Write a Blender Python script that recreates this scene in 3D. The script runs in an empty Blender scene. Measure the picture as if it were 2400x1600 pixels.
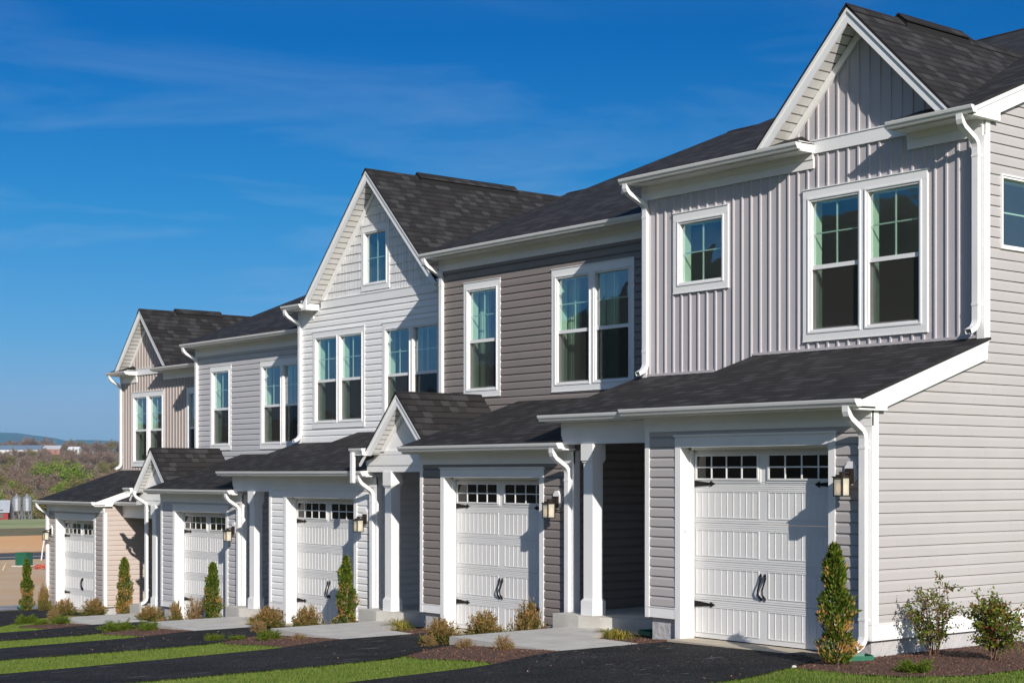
import bpy, math, random
import numpy as np
from mathutils import Vector, Matrix
R_ = random.Random(7)
NR = np.random.default_rng(11)
D2R = math.radians
sc = bpy.context.scene
C = bpy.context.scene.collection

# ------------------------------------------------------------------ camera, sky, sun, exposure
cam_d = bpy.data.cameras.new('camera'); cam = bpy.data.objects.new('camera', cam_d); C.objects.link(cam)
cam_d.sensor_width = 36.0; cam_d.lens = 36.0 * 3702.43 / 2400.0
cam_d.shift_y = (1111.5 - 800.0) / 2400.0
cam_d.clip_start = 0.1; cam_d.clip_end = 30000
cam.location = (11.239, -14.209, 2.06)
cam.rotation_euler = (D2R(90), 0, D2R(90 - 38.83))
sc.camera = cam
SUN_AZ, SUN_EL = D2R(66.5), D2R(25.0)          # azimuth measured from -Y towards +X
sd = Vector((math.sin(SUN_AZ) * math.cos(SUN_EL), -math.cos(SUN_AZ) * math.cos(SUN_EL), math.sin(SUN_EL)))
w = bpy.data.worlds.new('World'); sc.world = w; w.use_nodes = True
nt = w.node_tree; nt.nodes.clear()
def N(t, ty, **k):
    n = t.nodes.new(ty)
    for a, b in k.items(): setattr(n, a, b)
    return n
sky = N(nt, 'ShaderNodeTexSky', sky_type='NISHITA', sun_disc=False)
sky.sun_elevation = SUN_EL; sky.sun_rotation = math.atan2(sd.x, sd.y)
sky.air_density = 1.15; sky.dust_density = 0.25; sky.ozone_density = 3.2; sky.altitude = 150
tc = N(nt, 'ShaderNodeTexCoord'); mp = N(nt, 'ShaderNodeMapping'); mp.inputs['Scale'].default_value = (1.6, 3.0, 17.0)
mp.inputs['Rotation'].default_value = (0.10, 0.16, 0.5)
nz = N(nt, 'ShaderNodeTexNoise'); nz.inputs['Scale'].default_value = 1.5; nz.inputs['Detail'].default_value = 9; nz.inputs['Roughness'].default_value = 0.58; nz.inputs['Distortion'].default_value = 0.5
cr = N(nt, 'ShaderNodeValToRGB'); cr.color_ramp.elements[0].position = 0.47; cr.color_ramp.elements[1].position = 0.78
cr.color_ramp.elements[0].color = (0, 0, 0, 1); cr.color_ramp.elements[1].color = (0.42, 0.42, 0.42, 1)
sepz = N(nt, 'ShaderNodeSeparateXYZ')
tint = N(nt, 'ShaderNodeValToRGB'); te = tint.color_ramp.elements          # deep polarised blue away from the sun
te[0].position = 0.0; te[0].color = (.36, .47, .90, 1); te[1].position = 1.0; te[1].color = (.60, .78, 1.0, 1)
for p_, c_ in ((.043, (.32, .45, .84)), (.084, (.20, .45, .80)), (.163, (.07, .415, .74)), (.27, (0.0, .315, .70)), (.50, (.34, .58, .92))): e_ = te.new(p_); e_.color = (*c_, 1)
hs = N(nt, 'ShaderNodeMix', data_type='RGBA', blend_type='MULTIPLY'); hs.inputs['Factor'].default_value = 1
dotn = N(nt, 'ShaderNodeVectorMath', operation='DOT_PRODUCT'); dotn.inputs[1].default_value = (math.sin(SUN_AZ), -math.cos(SUN_AZ), 0.35)
mrn = N(nt, 'ShaderNodeMapRange'); mrn.inputs['From Min'].default_value = -0.25; mrn.inputs['From Max'].default_value = 0.45
tmix = N(nt, 'ShaderNodeMix', data_type='RGBA'); tmix.inputs['B'].default_value = (1.15, 1.12, 1.12, 1)          # the polarised deepening fades out towards the sun
mx = N(nt, 'ShaderNodeMix', data_type='RGBA'); mx.inputs['B'].default_value = (3.3, 4.8, 7.0, 1)
bg = N(nt, 'ShaderNodeBackground'); bg.inputs['Strength'].default_value = 0.100
wo = N(nt, 'ShaderNodeOutputWorld')
L = nt.links.new
L(tc.outputs['Generated'], mp.inputs['Vector']); L(mp.outputs['Vector'], nz.inputs['Vector']); L(nz.outputs['Fac'], cr.inputs['Fac'])
cm1 = N(nt, 'ShaderNodeMapRange'); cm1.inputs['From Min'].default_value = .27; cm1.inputs['From Max'].default_value = .10; cm1.inputs['To Min'].default_value = .25; cm1.inputs['To Max'].default_value = 1.25
cmm = N(nt, 'ShaderNodeMath', operation='MULTIPLY'); L(sepz.outputs['Z'], cm1.inputs['Value']); L(cr.outputs['Color'], cmm.inputs[0]); L(cm1.outputs['Result'], cmm.inputs[1]); L(cmm.outputs[0], mx.inputs['Factor']); L(tc.outputs['Generated'], sepz.inputs[0]); L(sepz.outputs['Z'], tint.inputs['Fac']); L(sky.outputs['Color'], hs.inputs['A']); L(tc.outputs['Generated'], dotn.inputs[0]); L(dotn.outputs['Value'], mrn.inputs['Value']); L(mrn.outputs['Result'], tmix.inputs['Factor']); L(tint.outputs['Color'], tmix.inputs['A']); L(tmix.outputs['Result'], hs.inputs['B']); L(hs.outputs['Result'], mx.inputs['A'])
L(mx.outputs['Result'], bg.inputs['Color']); L(bg.outputs['Background'], wo.inputs['Surface'])
sl = bpy.data.lights.new('sun', 'SUN'); sl.energy = 4.9; sl.angle = D2R(0.5); sl.color = (1.0, 0.93, 0.84)
so = bpy.data.objects.new('sun', sl); C.objects.link(so); so.rotation_euler = sd.to_track_quat('Z', 'Y').to_euler()
sc.view_settings.view_transform = 'Standard'; sc.view_settings.look = 'None'
sc.view_settings.exposure = 0.09; sc.view_settings.gamma = 1.0; sc.view_settings.use_curve_mapping = False
sc.cycles.transparent_max_bounces = 12; sc.cycles.max_bounces = 7

# ------------------------------------------------------------------ materials
MATS = {}
def mat(name, col, rough=0.6, noise=None, bump=None, spec=0.5, var=0.0, emis=None, metal=0.0):
    if name in MATS: return MATS[name]
    m = bpy.data.materials.new(name); m.use_nodes = True; t = m.node_tree; b = t.nodes['Principled BSDF']
    b.inputs['Base Color'].default_value = (*col, 1); b.inputs['Roughness'].default_value = rough
    b.inputs['Specular IOR Level'].default_value = spec; b.inputs['Metallic'].default_value = metal
    if emis: b.inputs['Emission Color'].default_value = (*emis[0], 1); b.inputs['Emission Strength'].default_value = emis[1]
    if noise:                                   # (scale, amount) two-colour mottling
        o = N(t, 'ShaderNodeTexCoord'); n = N(t, 'ShaderNodeTexNoise'); n.inputs['Scale'].default_value = noise[0]; n.inputs['Detail'].default_value = 7
        n.inputs['Roughness'].default_value = 0.62
        r = N(t, 'ShaderNodeValToRGB'); r.color_ramp.elements[0].position = 0.32; r.color_ramp.elements[1].position = 0.68
        a = noise[1]; r.color_ramp.elements[0].color = (*[c * (1 - a) for c in col], 1); r.color_ramp.elements[1].color = (*[min(1, c * (1 + a)) for c in col], 1)
        if len(noise) > 2: r.color_ramp.elements[0].color = (*noise[2], 1); r.color_ramp.elements[1].color = (*noise[3], 1)
        t.links.new(o.outputs['Object'], n.inputs['Vector']); t.links.new(n.outputs['Fac'], r.inputs['Fac']); t.links.new(r.outputs['Color'], b.inputs['Base Color'])
    if bump:
        o2 = N(t, 'ShaderNodeTexCoord'); n2 = N(t, 'ShaderNodeTexNoise'); n2.inputs['Scale'].default_value = bump[0]; n2.inputs['Detail'].default_value = 5
        bp = N(t, 'ShaderNodeBump'); bp.inputs['Strength'].default_value = bump[1]; bp.inputs['Distance'].default_value = bump[2]
        t.links.new(o2.outputs['Object'], n2.inputs['Vector']); t.links.new(n2.outputs['Fac'], bp.inputs['Height']); t.links.new(bp.outputs['Normal'], b.inputs['Normal'])
    MATS[name] = m; return m
WHITE = mat('white_trim', (0.82, 0.82, 0.82), 0.42, noise=(1.7, 0.03), bump=(9, .08, .01))
GUT = mat('white_gutter_metal', (0.80, 0.80, 0.80), 0.3, noise=(3.0, 0.04))
DOORM = mat('garage_door_paint', (0.72, 0.72, 0.72), 0.5, noise=(2.2, 0.03), bump=(160, .12, .002))
SID = {'greige': mat('siding_greige', (0.435, 0.412, 0.410), 0.55, noise=(0.9, 0.035), bump=(40, .08, .003)),
       'batten': mat('batten_greige', (0.475, 0.45, 0.47), 0.55, noise=(0.9, 0.03), bump=(40, .08, .003)),
       'brown': mat('siding_brown', (0.235, 0.205, 0.192), 0.55, noise=(0.9, 0.05), bump=(40, .08, .003)),
       'white': mat('siding_white', (0.85, 0.85, 0.85), 0.5, noise=(0.9, 0.03), bump=(40, .06, .003)),
       'gray': mat('siding_gray', (0.52, 0.515, 0.535), 0.55, noise=(0.9, 0.03), bump=(40, .08, .003)),
       'beige': mat('siding_beige', (0.50, 0.425, 0.385), 0.55, noise=(0.9, 0.03), bump=(40, .08, .003)),
       'tan': mat('siding_taupe', (0.43, 0.375, 0.35), 0.55, noise=(0.9, 0.03), bump=(40, .08, .003))}
BLACK = mat('black_iron', (0.006, 0.005, 0.005), 0.6, spec=.2)
BRONZE = mat('lamp_bronze', (0.03, 0.022, 0.018), 0.4)
PARGE = mat('parged_foundation', (0.46, 0.45, 0.46), 0.9, noise=(3, .06), bump=(14, .9, .02))
CMU = mat('gray_block', (0.2, 0.2, 0.2), 0.95, noise=(20, .3), bump=(40, .8, .01))
INTR = mat('room_wall', (0.40, 0.42, 0.38), 0.9)
JAMB = mat('drywall_return', (0.80, 0.84, 0.78), 0.8)
CURT = mat('curtain_cloth', (0.62, 0.66, 0.62), 0.9, noise=(4, .05))
DARK_BACK = mat('dark_backing', (0.08, 0.075, 0.07), 0.9)  # near-black colour stands in for unlit depth behind the attic window
CONC = mat('concrete', (0.42, 0.41, 0.385), 0.85, noise=(2.6, 0, (0.44, 0.42, 0.385), (0.56, 0.545, 0.50)), bump=(60, .15, .004))
CONC2 = mat('apron_concrete', (0.44, 0.385, 0.30), 0.85, noise=(5, .10), bump=(60, .15, .004))
GREENP = mat('green_plastic', (0.01, 0.13, 0.075), 0.5, noise=(8, .1))
VENT = mat('ridge_vent_black', (0.006, 0.006, 0.006), 0.8)

def asphalt():
    m = bpy.data.materials.new('driveway_asphalt'); m.use_nodes = True; t = m.node_tree; b = t.nodes['Principled BSDF']; b.inputs['Roughness'].default_value = .93; b.inputs['Specular IOR Level'].default_value = .15
    o = N(t, 'ShaderNodeTexCoord')
    def nz_(sc_, det, lo, hi, c0, c1, mp_=None):
        n = N(t, 'ShaderNodeTexNoise'); n.inputs['Scale'].default_value = sc_; n.inputs['Detail'].default_value = det
        if mp_: q = N(t, 'ShaderNodeMapping'); q.inputs['Scale'].default_value = mp_; t.links.new(o.outputs['Object'], q.inputs['Vector']); t.links.new(q.outputs['Vector'], n.inputs['Vector'])
        else: t.links.new(o.outputs['Object'], n.inputs['Vector'])
        r = N(t, 'ShaderNodeValToRGB'); r.color_ramp.elements[0].position = lo; r.color_ramp.elements[1].position = hi; r.color_ramp.elements[0].color = (*c0, 1); r.color_ramp.elements[1].color = (*c1, 1)
        t.links.new(n.outputs['Fac'], r.inputs['Fac']); return r
    a = nz_(42, 4, .44, .62, (.005, .005, .0055), (.052, .051, .052)); w_ = nz_(1.1, 5, .35, .75, (.75, .75, .75), (1.6, 1.6, 1.6)); sp = nz_(26, 2, .70, .74, (0, 0, 0), (.10, .095, .09)); st = nz_(1.0, 6, .655, .70, (0, 0, 0), (.10, .10, .10), (9, 2.2, 1))
    m1 = N(t, 'ShaderNodeMix', data_type='RGBA', blend_type='MULTIPLY'); m1.inputs['Factor'].default_value = 1; t.links.new(a.outputs[0], m1.inputs['A']); t.links.new(w_.outputs[0], m1.inputs['B'])
    p_ = m1
    for q in (sp, st):
        m2 = N(t, 'ShaderNodeMix', data_type='RGBA', blend_type='ADD'); m2.inputs['Factor'].default_value = 1; t.links.new(p_.outputs['Result'], m2.inputs['A']); t.links.new(q.outputs[0], m2.inputs['B']); p_ = m2
    t.links.new(p_.outputs['Result'], b.inputs['Base Color'])
    bn = N(t, 'ShaderNodeTexNoise'); bn.inputs['Scale'].default_value = 60; t.links.new(o.outputs['Object'], bn.inputs['Vector']); bp = N(t, 'ShaderNodeBump'); bp.inputs['Strength'].default_value = 1; bp.inputs['Distance'].default_value = .015
    t.links.new(bn.outputs['Fac'], bp.inputs['Height']); t.links.new(bp.outputs['Normal'], b.inputs['Normal']); return m
def shingles():
    m = bpy.data.materials.new('asphalt_shingles'); m.use_nodes = True; t = m.node_tree; b = t.nodes['Principled BSDF']; b.inputs['Roughness'].default_value = 0.92
    b.inputs['Specular IOR Level'].default_value = 0.25
    uv = N(t, 'ShaderNodeUVMap')
    def brick(w_, h_, mort, off):
        k = N(t, 'ShaderNodeTexBrick', offset=off, squash=1.0)
        k.inputs['Scale'].default_value = 1.0; k.inputs['Brick Width'].default_value = w_; k.inputs['Row Height'].default_value = h_
        k.inputs['Mortar Size'].default_value = mort; k.inputs['Mortar Smooth'].default_value = 0.1; k.inputs['Bias'].default_value = 0.0
        t.links.new(uv.outputs['UV'], k.inputs['Vector']); return k
    k1 = brick(0.175, 0.145, 0.0, 0.37)
    k1.inputs['Color1'].default_value = (0, 0, 0, 1); k1.inputs['Color2'].default_value = (1, 1, 1, 1)
    k2 = brick(0.29, 0.145, 0.0, 0.61)
    k2.inputs['Color1'].default_value = (0, 0, 0, 1); k2.inputs['Color2'].default_value = (1, 1, 1, 1)
    mxa = N(t, 'ShaderNodeMath', operation='MULTIPLY'); t.links.new(k1.outputs['Color'], mxa.inputs[0]); t.links.new(k2.outputs['Color'], mxa.inputs[1])
    r = N(t, 'ShaderNodeValToRGB'); r.color_ramp.interpolation = 'CONSTANT'
    r.color_ramp.elements[0].position = 0.0; r.color_ramp.elements[0].color = (0.020, 0.0185, 0.0190, 1)
    r.color_ramp.elements[1].position = 0.80; r.color_ramp.elements[1].color = (0.043, 0.042, 0.043, 1)
    e = r.color_ramp.elements.new(0.36); e.color = (0.026, 0.024, 0.0245, 1); e = r.color_ramp.elements.new(0.62); e.color = (0.033, 0.0315, 0.032, 1)
    t.links.new(k1.outputs['Color'], r.inputs['Fac'])
    # course shadow line
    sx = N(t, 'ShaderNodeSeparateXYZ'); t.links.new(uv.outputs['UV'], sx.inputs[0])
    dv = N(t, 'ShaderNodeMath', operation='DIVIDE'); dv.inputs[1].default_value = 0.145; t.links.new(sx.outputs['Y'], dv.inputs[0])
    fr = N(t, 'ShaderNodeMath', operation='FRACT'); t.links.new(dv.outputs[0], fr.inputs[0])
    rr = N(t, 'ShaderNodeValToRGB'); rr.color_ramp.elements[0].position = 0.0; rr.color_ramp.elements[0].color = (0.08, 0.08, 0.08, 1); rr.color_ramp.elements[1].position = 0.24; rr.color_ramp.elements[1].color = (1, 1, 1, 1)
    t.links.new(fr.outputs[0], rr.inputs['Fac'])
    g = N(t, 'ShaderNodeTexNoise'); g.inputs['Scale'].default_value = 160; g.inputs['Detail'].default_value = 3; t.links.new(uv.outputs['UV'], g.inputs['Vector'])
    gr = N(t, 'ShaderNodeValToRGB'); gr.color_ramp.elements[0].position = .3; gr.color_ramp.elements[0].color = (.6, .6, .6, 1); gr.color_ramp.elements[1].position = .7; gr.color_ramp.elements[1].color = (1.4, 1.4, 1.4, 1)
    t.links.new(g.outputs['Fac'], gr.inputs['Fac'])
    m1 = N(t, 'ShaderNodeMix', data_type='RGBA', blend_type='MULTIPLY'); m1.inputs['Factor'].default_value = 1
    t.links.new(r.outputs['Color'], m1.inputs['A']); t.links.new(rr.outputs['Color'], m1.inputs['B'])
    m2 = N(t, 'ShaderNodeMix', data_type='RGBA', blend_type='MULTIPLY'); m2.inputs['Factor'].default_value = 1
    t.links.new(m1.outputs['Result'], m2.inputs['A']); t.links.new(gr.outputs['Color'], m2.inputs['B'])
    t.links.new(m2.outputs['Result'], b.inputs['Base Color'])
    inv = N(t, 'ShaderNodeMath', operation='SUBTRACT'); inv.inputs[0].default_value = 1.0; t.links.new(fr.outputs[0], inv.inputs[1])
    ad = N(t, 'ShaderNodeMath', operation='ADD'); t.links.new(inv.outputs[0], ad.inputs[0]); 
    sc_ = N(t, 'ShaderNodeMath', operation='MULTIPLY'); sc_.inputs[1].default_value = 0.6; t.links.new(k1.outputs['Color'], sc_.inputs[0]); t.links.new(sc_.outputs[0], ad.inputs[1])
    bp = N(t, 'ShaderNodeBump'); bp.inputs['Strength'].default_value = 0.8; bp.inputs['Distance'].default_value = 0.012
    t.links.new(ad.outputs[0], bp.inputs['Height']); t.links.new(bp.outputs['Normal'], b.inputs['Normal'])
    return m
SHING = shingles(); ASPH2 = asphalt()

def soffit_mat():
    m = bpy.data.materials.new('vented_soffit'); m.use_nodes = True; t = m.node_tree; b = t.nodes['Principled BSDF']; b.inputs['Roughness'].default_value = 0.5
    uv = N(t, 'ShaderNodeUVMap'); sx = N(t, 'ShaderNodeSeparateXYZ'); t.links.new(uv.outputs['UV'], sx.inputs[0])
    dv = N(t, 'ShaderNodeMath', operation='DIVIDE'); dv.inputs[1].default_value = 0.152; t.links.new(sx.outputs['X'], dv.inputs[0])
    fr = N(t, 'ShaderNodeMath', operation='FRACT'); t.links.new(dv.outputs[0], fr.inputs[0])
    r = N(t, 'ShaderNodeValToRGB'); r.color_ramp.interpolation = 'CONSTANT'; r.color_ramp.elements[0].color = (0.10, 0.09, 0.08, 1); r.color_ramp.elements[1].position = 0.13; r.color_ramp.elements[1].color = (0.72, 0.71, 0.69, 1)
    t.links.new(fr.outputs[0], r.inputs['Fac']); t.links.new(r.outputs['Color'], b.inputs['Base Color'])
    return m
SOFF = soffit_mat()

def shake_mat():
    m = bpy.data.materials.new('white_shake_panels'); m.use_nodes = True; t = m.node_tree; b = t.nodes['Principled BSDF']; b.inputs['Roughness'].default_value = 0.6
    o = N(t, 'ShaderNodeTexCoord'); mp = N(t, 'ShaderNodeMapping'); mp.inputs['Scale'].default_value = (38, 1, 1.2)
    n = N(t, 'ShaderNodeTexNoise'); n.inputs['Scale'].default_value = 1.0; n.inputs['Detail'].default_value = 4
    bp = N(t, 'ShaderNodeBump'); r = N(t, 'ShaderNodeValToRGB'); r.color_ramp.elements[0].position = .35; r.color_ramp.elements[0].color = (.60, .60, .61, 1); r.color_ramp.elements[1].position = .6; r.color_ramp.elements[1].color = (.84, .84, .84, 1); t.links.new(n.outputs['Fac'], r.inputs['Fac']); t.links.new(r.outputs['Color'], b.inputs['Base Color'])
    bp.inputs['Strength'].default_value = 1.0; bp.inputs['Distance'].default_value = 0.02
    t.links.new(o.outputs['Object'], mp.inputs['Vector']); t.links.new(mp.outputs['Vector'], n.inputs['Vector']); t.links.new(n.outputs['Fac'], bp.inputs['Height']); t.links.new(bp.outputs['Normal'], b.inputs['Normal'])
    return m
SHAKE = shake_mat()

def glass_mat(name, tint, ior):
    m = bpy.data.materials.new(name); m.use_nodes = True; t = m.node_tree; t.nodes.clear()
    lw = N(t, 'ShaderNodeLayerWeight'); lw.inputs['Blend'].default_value = .5
    pw = N(t, 'ShaderNodeMath', operation='POWER'); pw.inputs[1].default_value = 3.0; t.links.new(lw.outputs['Facing'], pw.inputs[0])
    fz = N(t, 'ShaderNodeMath', operation='MULTIPLY_ADD'); fz.inputs[1].default_value = .7; fz.inputs[2].default_value = ior; fz.use_clamp = True; t.links.new(pw.outputs[0], fz.inputs[0])
    tr = N(t, 'ShaderNodeBsdfTransparent'); tr.inputs['Color'].default_value = (*tint, 1)
    gl = N(t, 'ShaderNodeBsdfGlossy'); gl.inputs['Roughness'].default_value = 0.015; gl.inputs['Color'].default_value = (.9, .95, 1, 1)
    ge = N(t, 'ShaderNodeTexNoise'); ge.inputs['Scale'].default_value = 1.3; tcn = N(t, 'ShaderNodeTexCoord'); t.links.new(tcn.outputs['Object'], ge.inputs['Vector'])
    bp = N(t, 'ShaderNodeBump'); bp.inputs['Strength'].default_value = .25; bp.inputs['Distance'].default_value = .02; t.links.new(ge.outputs['Fac'], bp.inputs['Height']); t.links.new(bp.outputs['Normal'], gl.inputs['Normal'])
    mm = N(t, 'ShaderNodeMixShader'); oo = N(t, 'ShaderNodeOutputMaterial')
    t.links.new(fz.outputs[0], mm.inputs[0]); t.links.new(tr.outputs[0], mm.inputs[1]); t.links.new(gl.outputs[0], mm.inputs[2]); t.links.new(mm.outputs[0], oo.inputs[0])
    return m
GLASS = glass_mat('window_glass', (0.70, 0.90, 0.78), .24)
def screen_mat():
    m = bpy.data.materials.new('insect_screen'); m.use_nodes = True; t = m.node_tree; t.nodes.clear()
    tr = N(t, 'ShaderNodeBsdfTransparent'); d = N(t, 'ShaderNodeBsdfDiffuse'); d.inputs['Color'].default_value = (.045, .043, .040, 1); mm = N(t, 'ShaderNodeMixShader'); mm.inputs[0].default_value = .62; oo = N(t, 'ShaderNodeOutputMaterial')
    t.links.new(tr.outputs[0], mm.inputs[1]); t.links.new(d.outputs[0], mm.inputs[2]); t.links.new(mm.outputs[0], oo.inputs[0]); return m
SCREEN = screen_mat()
GLASSG = glass_mat('garage_glass', (0.55, 0.58, 0.56), .08)

# ------------------------------------------------------------------ mesh helpers
SPLIT = {'corner_board', 'main_rake_board', 'rake_board', 'foundation', 'skirt_board', 'frieze_board', 'eave_soffit', 'siding', 'wall_flashing', 'strap', 'porch_soffit', 'side_panel', 'seat_frame', 'door'}
class MB:
    """collects faces in a local frame, then links them as ONE mesh object"""
    def __init__(s): s.v = []; s.f = []; s.m = []; s.uv = []
    def quad(s, *p, mi=0, uv=None):
        i = len(s.v); s.v += [tuple(q) for q in p]; s.f.append(tuple(range(i, i + len(p)))); s.m.append(mi)
        s.uv.append(uv if uv else [(0, 0)] * len(p))
    def box(s, x0, x1, y0, y1, z0, z1, mi=0):
        if x1 < x0: x0, x1 = x1, x0
        if y1 < y0: y0, y1 = y1, y0
        if z1 < z0: z0, z1 = z1, z0
        a = [(x, y, z) for z in (z0, z1) for y in (y0, y1) for x in (x0, x1)]
        for q in ((0, 2, 3, 1), (4, 5, 7, 6), (0, 1, 5, 4), (2, 6, 7, 3), (0, 4, 6, 2), (1, 3, 7, 5)): s.quad(*[a[k] for k in q], mi=mi)
    def extr(s, poly, axis, a0, a1, mi=0, caps=True):
        """poly: list of 2-D points; extruded along axis ('x': poly=(y,z); 'y': poly=(x,z); 'z': poly=(x,y))"""
        def P(p, a): return {'x': (a, p[0], p[1]), 'y': (p[0], a, p[1]), 'z': (p[0], p[1], a)}[axis]
        n = len(poly)
        for i in range(n):
            p, q = poly[i], poly[(i + 1) % n]; s.quad(P(p, a0), P(q, a0), P(q, a1), P(p, a1), mi=mi)
        if caps: s.quad(*[P(p, a0) for p in poly][::-1], mi=mi); s.quad(*[P(p, a1) for p in poly], mi=mi)
    def tube(s, pts, r, n=6, mi=0, cap=True):
        pts = [Vector(p) for p in pts]; rs = r if isinstance(r, (list, tuple)) else [r] * len(pts); rings = []
        for i, p in enumerate(pts):
            d = (pts[min(i + 1, len(pts) - 1)] - pts[max(i - 1, 0)]).normalized(); up = Vector((0, 0, 1)) if abs(d.z) < .9 else Vector((1, 0, 0))
            a = d.cross(up).normalized(); b = d.cross(a)
            rings.append([p + (a * math.cos(2 * math.pi * k / n) + b * math.sin(2 * math.pi * k / n)) * rs[i] for k in range(n)])
        for i in range(len(rings) - 1):
            for k in range(n): s.quad(rings[i][k], rings[i][(k + 1) % n], rings[i + 1][(k + 1) % n], rings[i + 1][k], mi=mi)
        if cap: s.quad(*rings[0][::-1], mi=mi); s.quad(*rings[-1], mi=mi)
    def sweep(s, path, prof, mi=0, open_end=False):
        """sweep a rectangular/closed profile (a,b offsets along x and in the path's normal) along a path in the y-z plane at constant x drift"""
        rings = []
        for i, p in enumerate(path):
            p = Vector(p); d = (Vector(path[min(i + 1, len(path) - 1)]) - Vector(path[max(i - 1, 0)])).normalized()
            a = Vector((1, 0, 0)); b = d.cross(a).normalized(); rings.append([p + a * u + b * v for u, v in prof])
        n = len(prof)
        for i in range(len(rings) - 1):
            for k in range(n): s.quad(rings[i][k], rings[i][(k + 1) % n], rings[i + 1][(k + 1) % n], rings[i + 1][k], mi=mi)
        s.quad(*rings[0][::-1], mi=mi)
        if not open_end: s.quad(*rings[-1], mi=mi)
    def clusters(s):
        n = len(s.f); par = list(range(n))
        def fd(i):
            while par[i] != i: par[i] = par[par[i]]; i = par[i]
            return i
        B = []
        for q in s.f:
            P = [s.v[k] for k in q]; B.append([min(p[a] for p in P) - .012 for a in range(3)] + [max(p[a] for p in P) + .012 for a in range(3)])
        B = np.array(B)
        for i in range(n):
            hit = np.nonzero(np.all((B[i + 1:, :3] <= B[i, 3:]) & (B[i + 1:, 3:] >= B[i, :3]), axis=1))[0]
            for j in hit:
                a, b = fd(i), fd(int(j) + i + 1)
                if a != b: par[b] = a
        g = {}
        for i in range(n): g.setdefault(fd(i), []).append(i)
        return list(g.values())
    def build(s, name, mats, parent=None, sx=1, smooth=False, merge=True):
        if name in SPLIT and len(s.f) < 9000:
            cl = s.clusters()
            if len(cl) > 1:
                out = []
                for c_ in cl:
                    k_ = MB()
                    for i in c_: k_.quad(*[s.v[q] for q in s.f[i]], mi=s.m[i], uv=s.uv[i])
                    out.append(k_._build(name, mats, parent, sx, smooth))
                return out[0]
        return s._build(name, mats, parent, sx, smooth)
    def _build(s, name, mats, parent=None, sx=1, smooth=False, merge=True):
        me = bpy.data.meshes.new(name)
        v = [(x * sx, y, z) for x, y, z in s.v] if sx != 1 else s.v
        f = [q[::-1] for q in s.f] if sx < 0 else s.f
        me.from_pydata(v, [], f)
        for k in (mats if isinstance(mats, (list, tuple)) else [mats]): me.materials.append(k)
        me.polygons.foreach_set('material_index', s.m)
        if any(any(u != (0, 0) for u in q) for q in s.uv):
            l = me.uv_layers.new(name='UVMap'); flat = []
            for q in s.uv: flat += [c for u in (q[::-1] if sx < 0 else q) for c in u]
            l.data.foreach_set('uv', flat)
        if smooth: me.polygons.foreach_set('use_smooth', [True] * len(me.polygons))
        me.update(); o = bpy.data.objects.new(name, me); C.objects.link(o)
        if parent: o.parent = parent
        return o
def tag(o, label=None, cat=None, group=None, kind=None):
    if label: o['label'] = label
    if cat: o['category'] = cat
    if group: o['group'] = group
    if kind: o['kind'] = kind
    return o
def empty(name, loc, rz=0):
    o = bpy.data.objects.new(name, None); C.objects.link(o); o.location = loc; o.rotation_euler = (0, 0, rz); o.empty_display_size = .3; return o
def copy_tree(o, parent=None):
    c = o.copy(); C.objects.link(c)
    if parent is not None: c.parent = parent
    for ch in list(o.children): copy_tree(ch, c)
    return c

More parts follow.
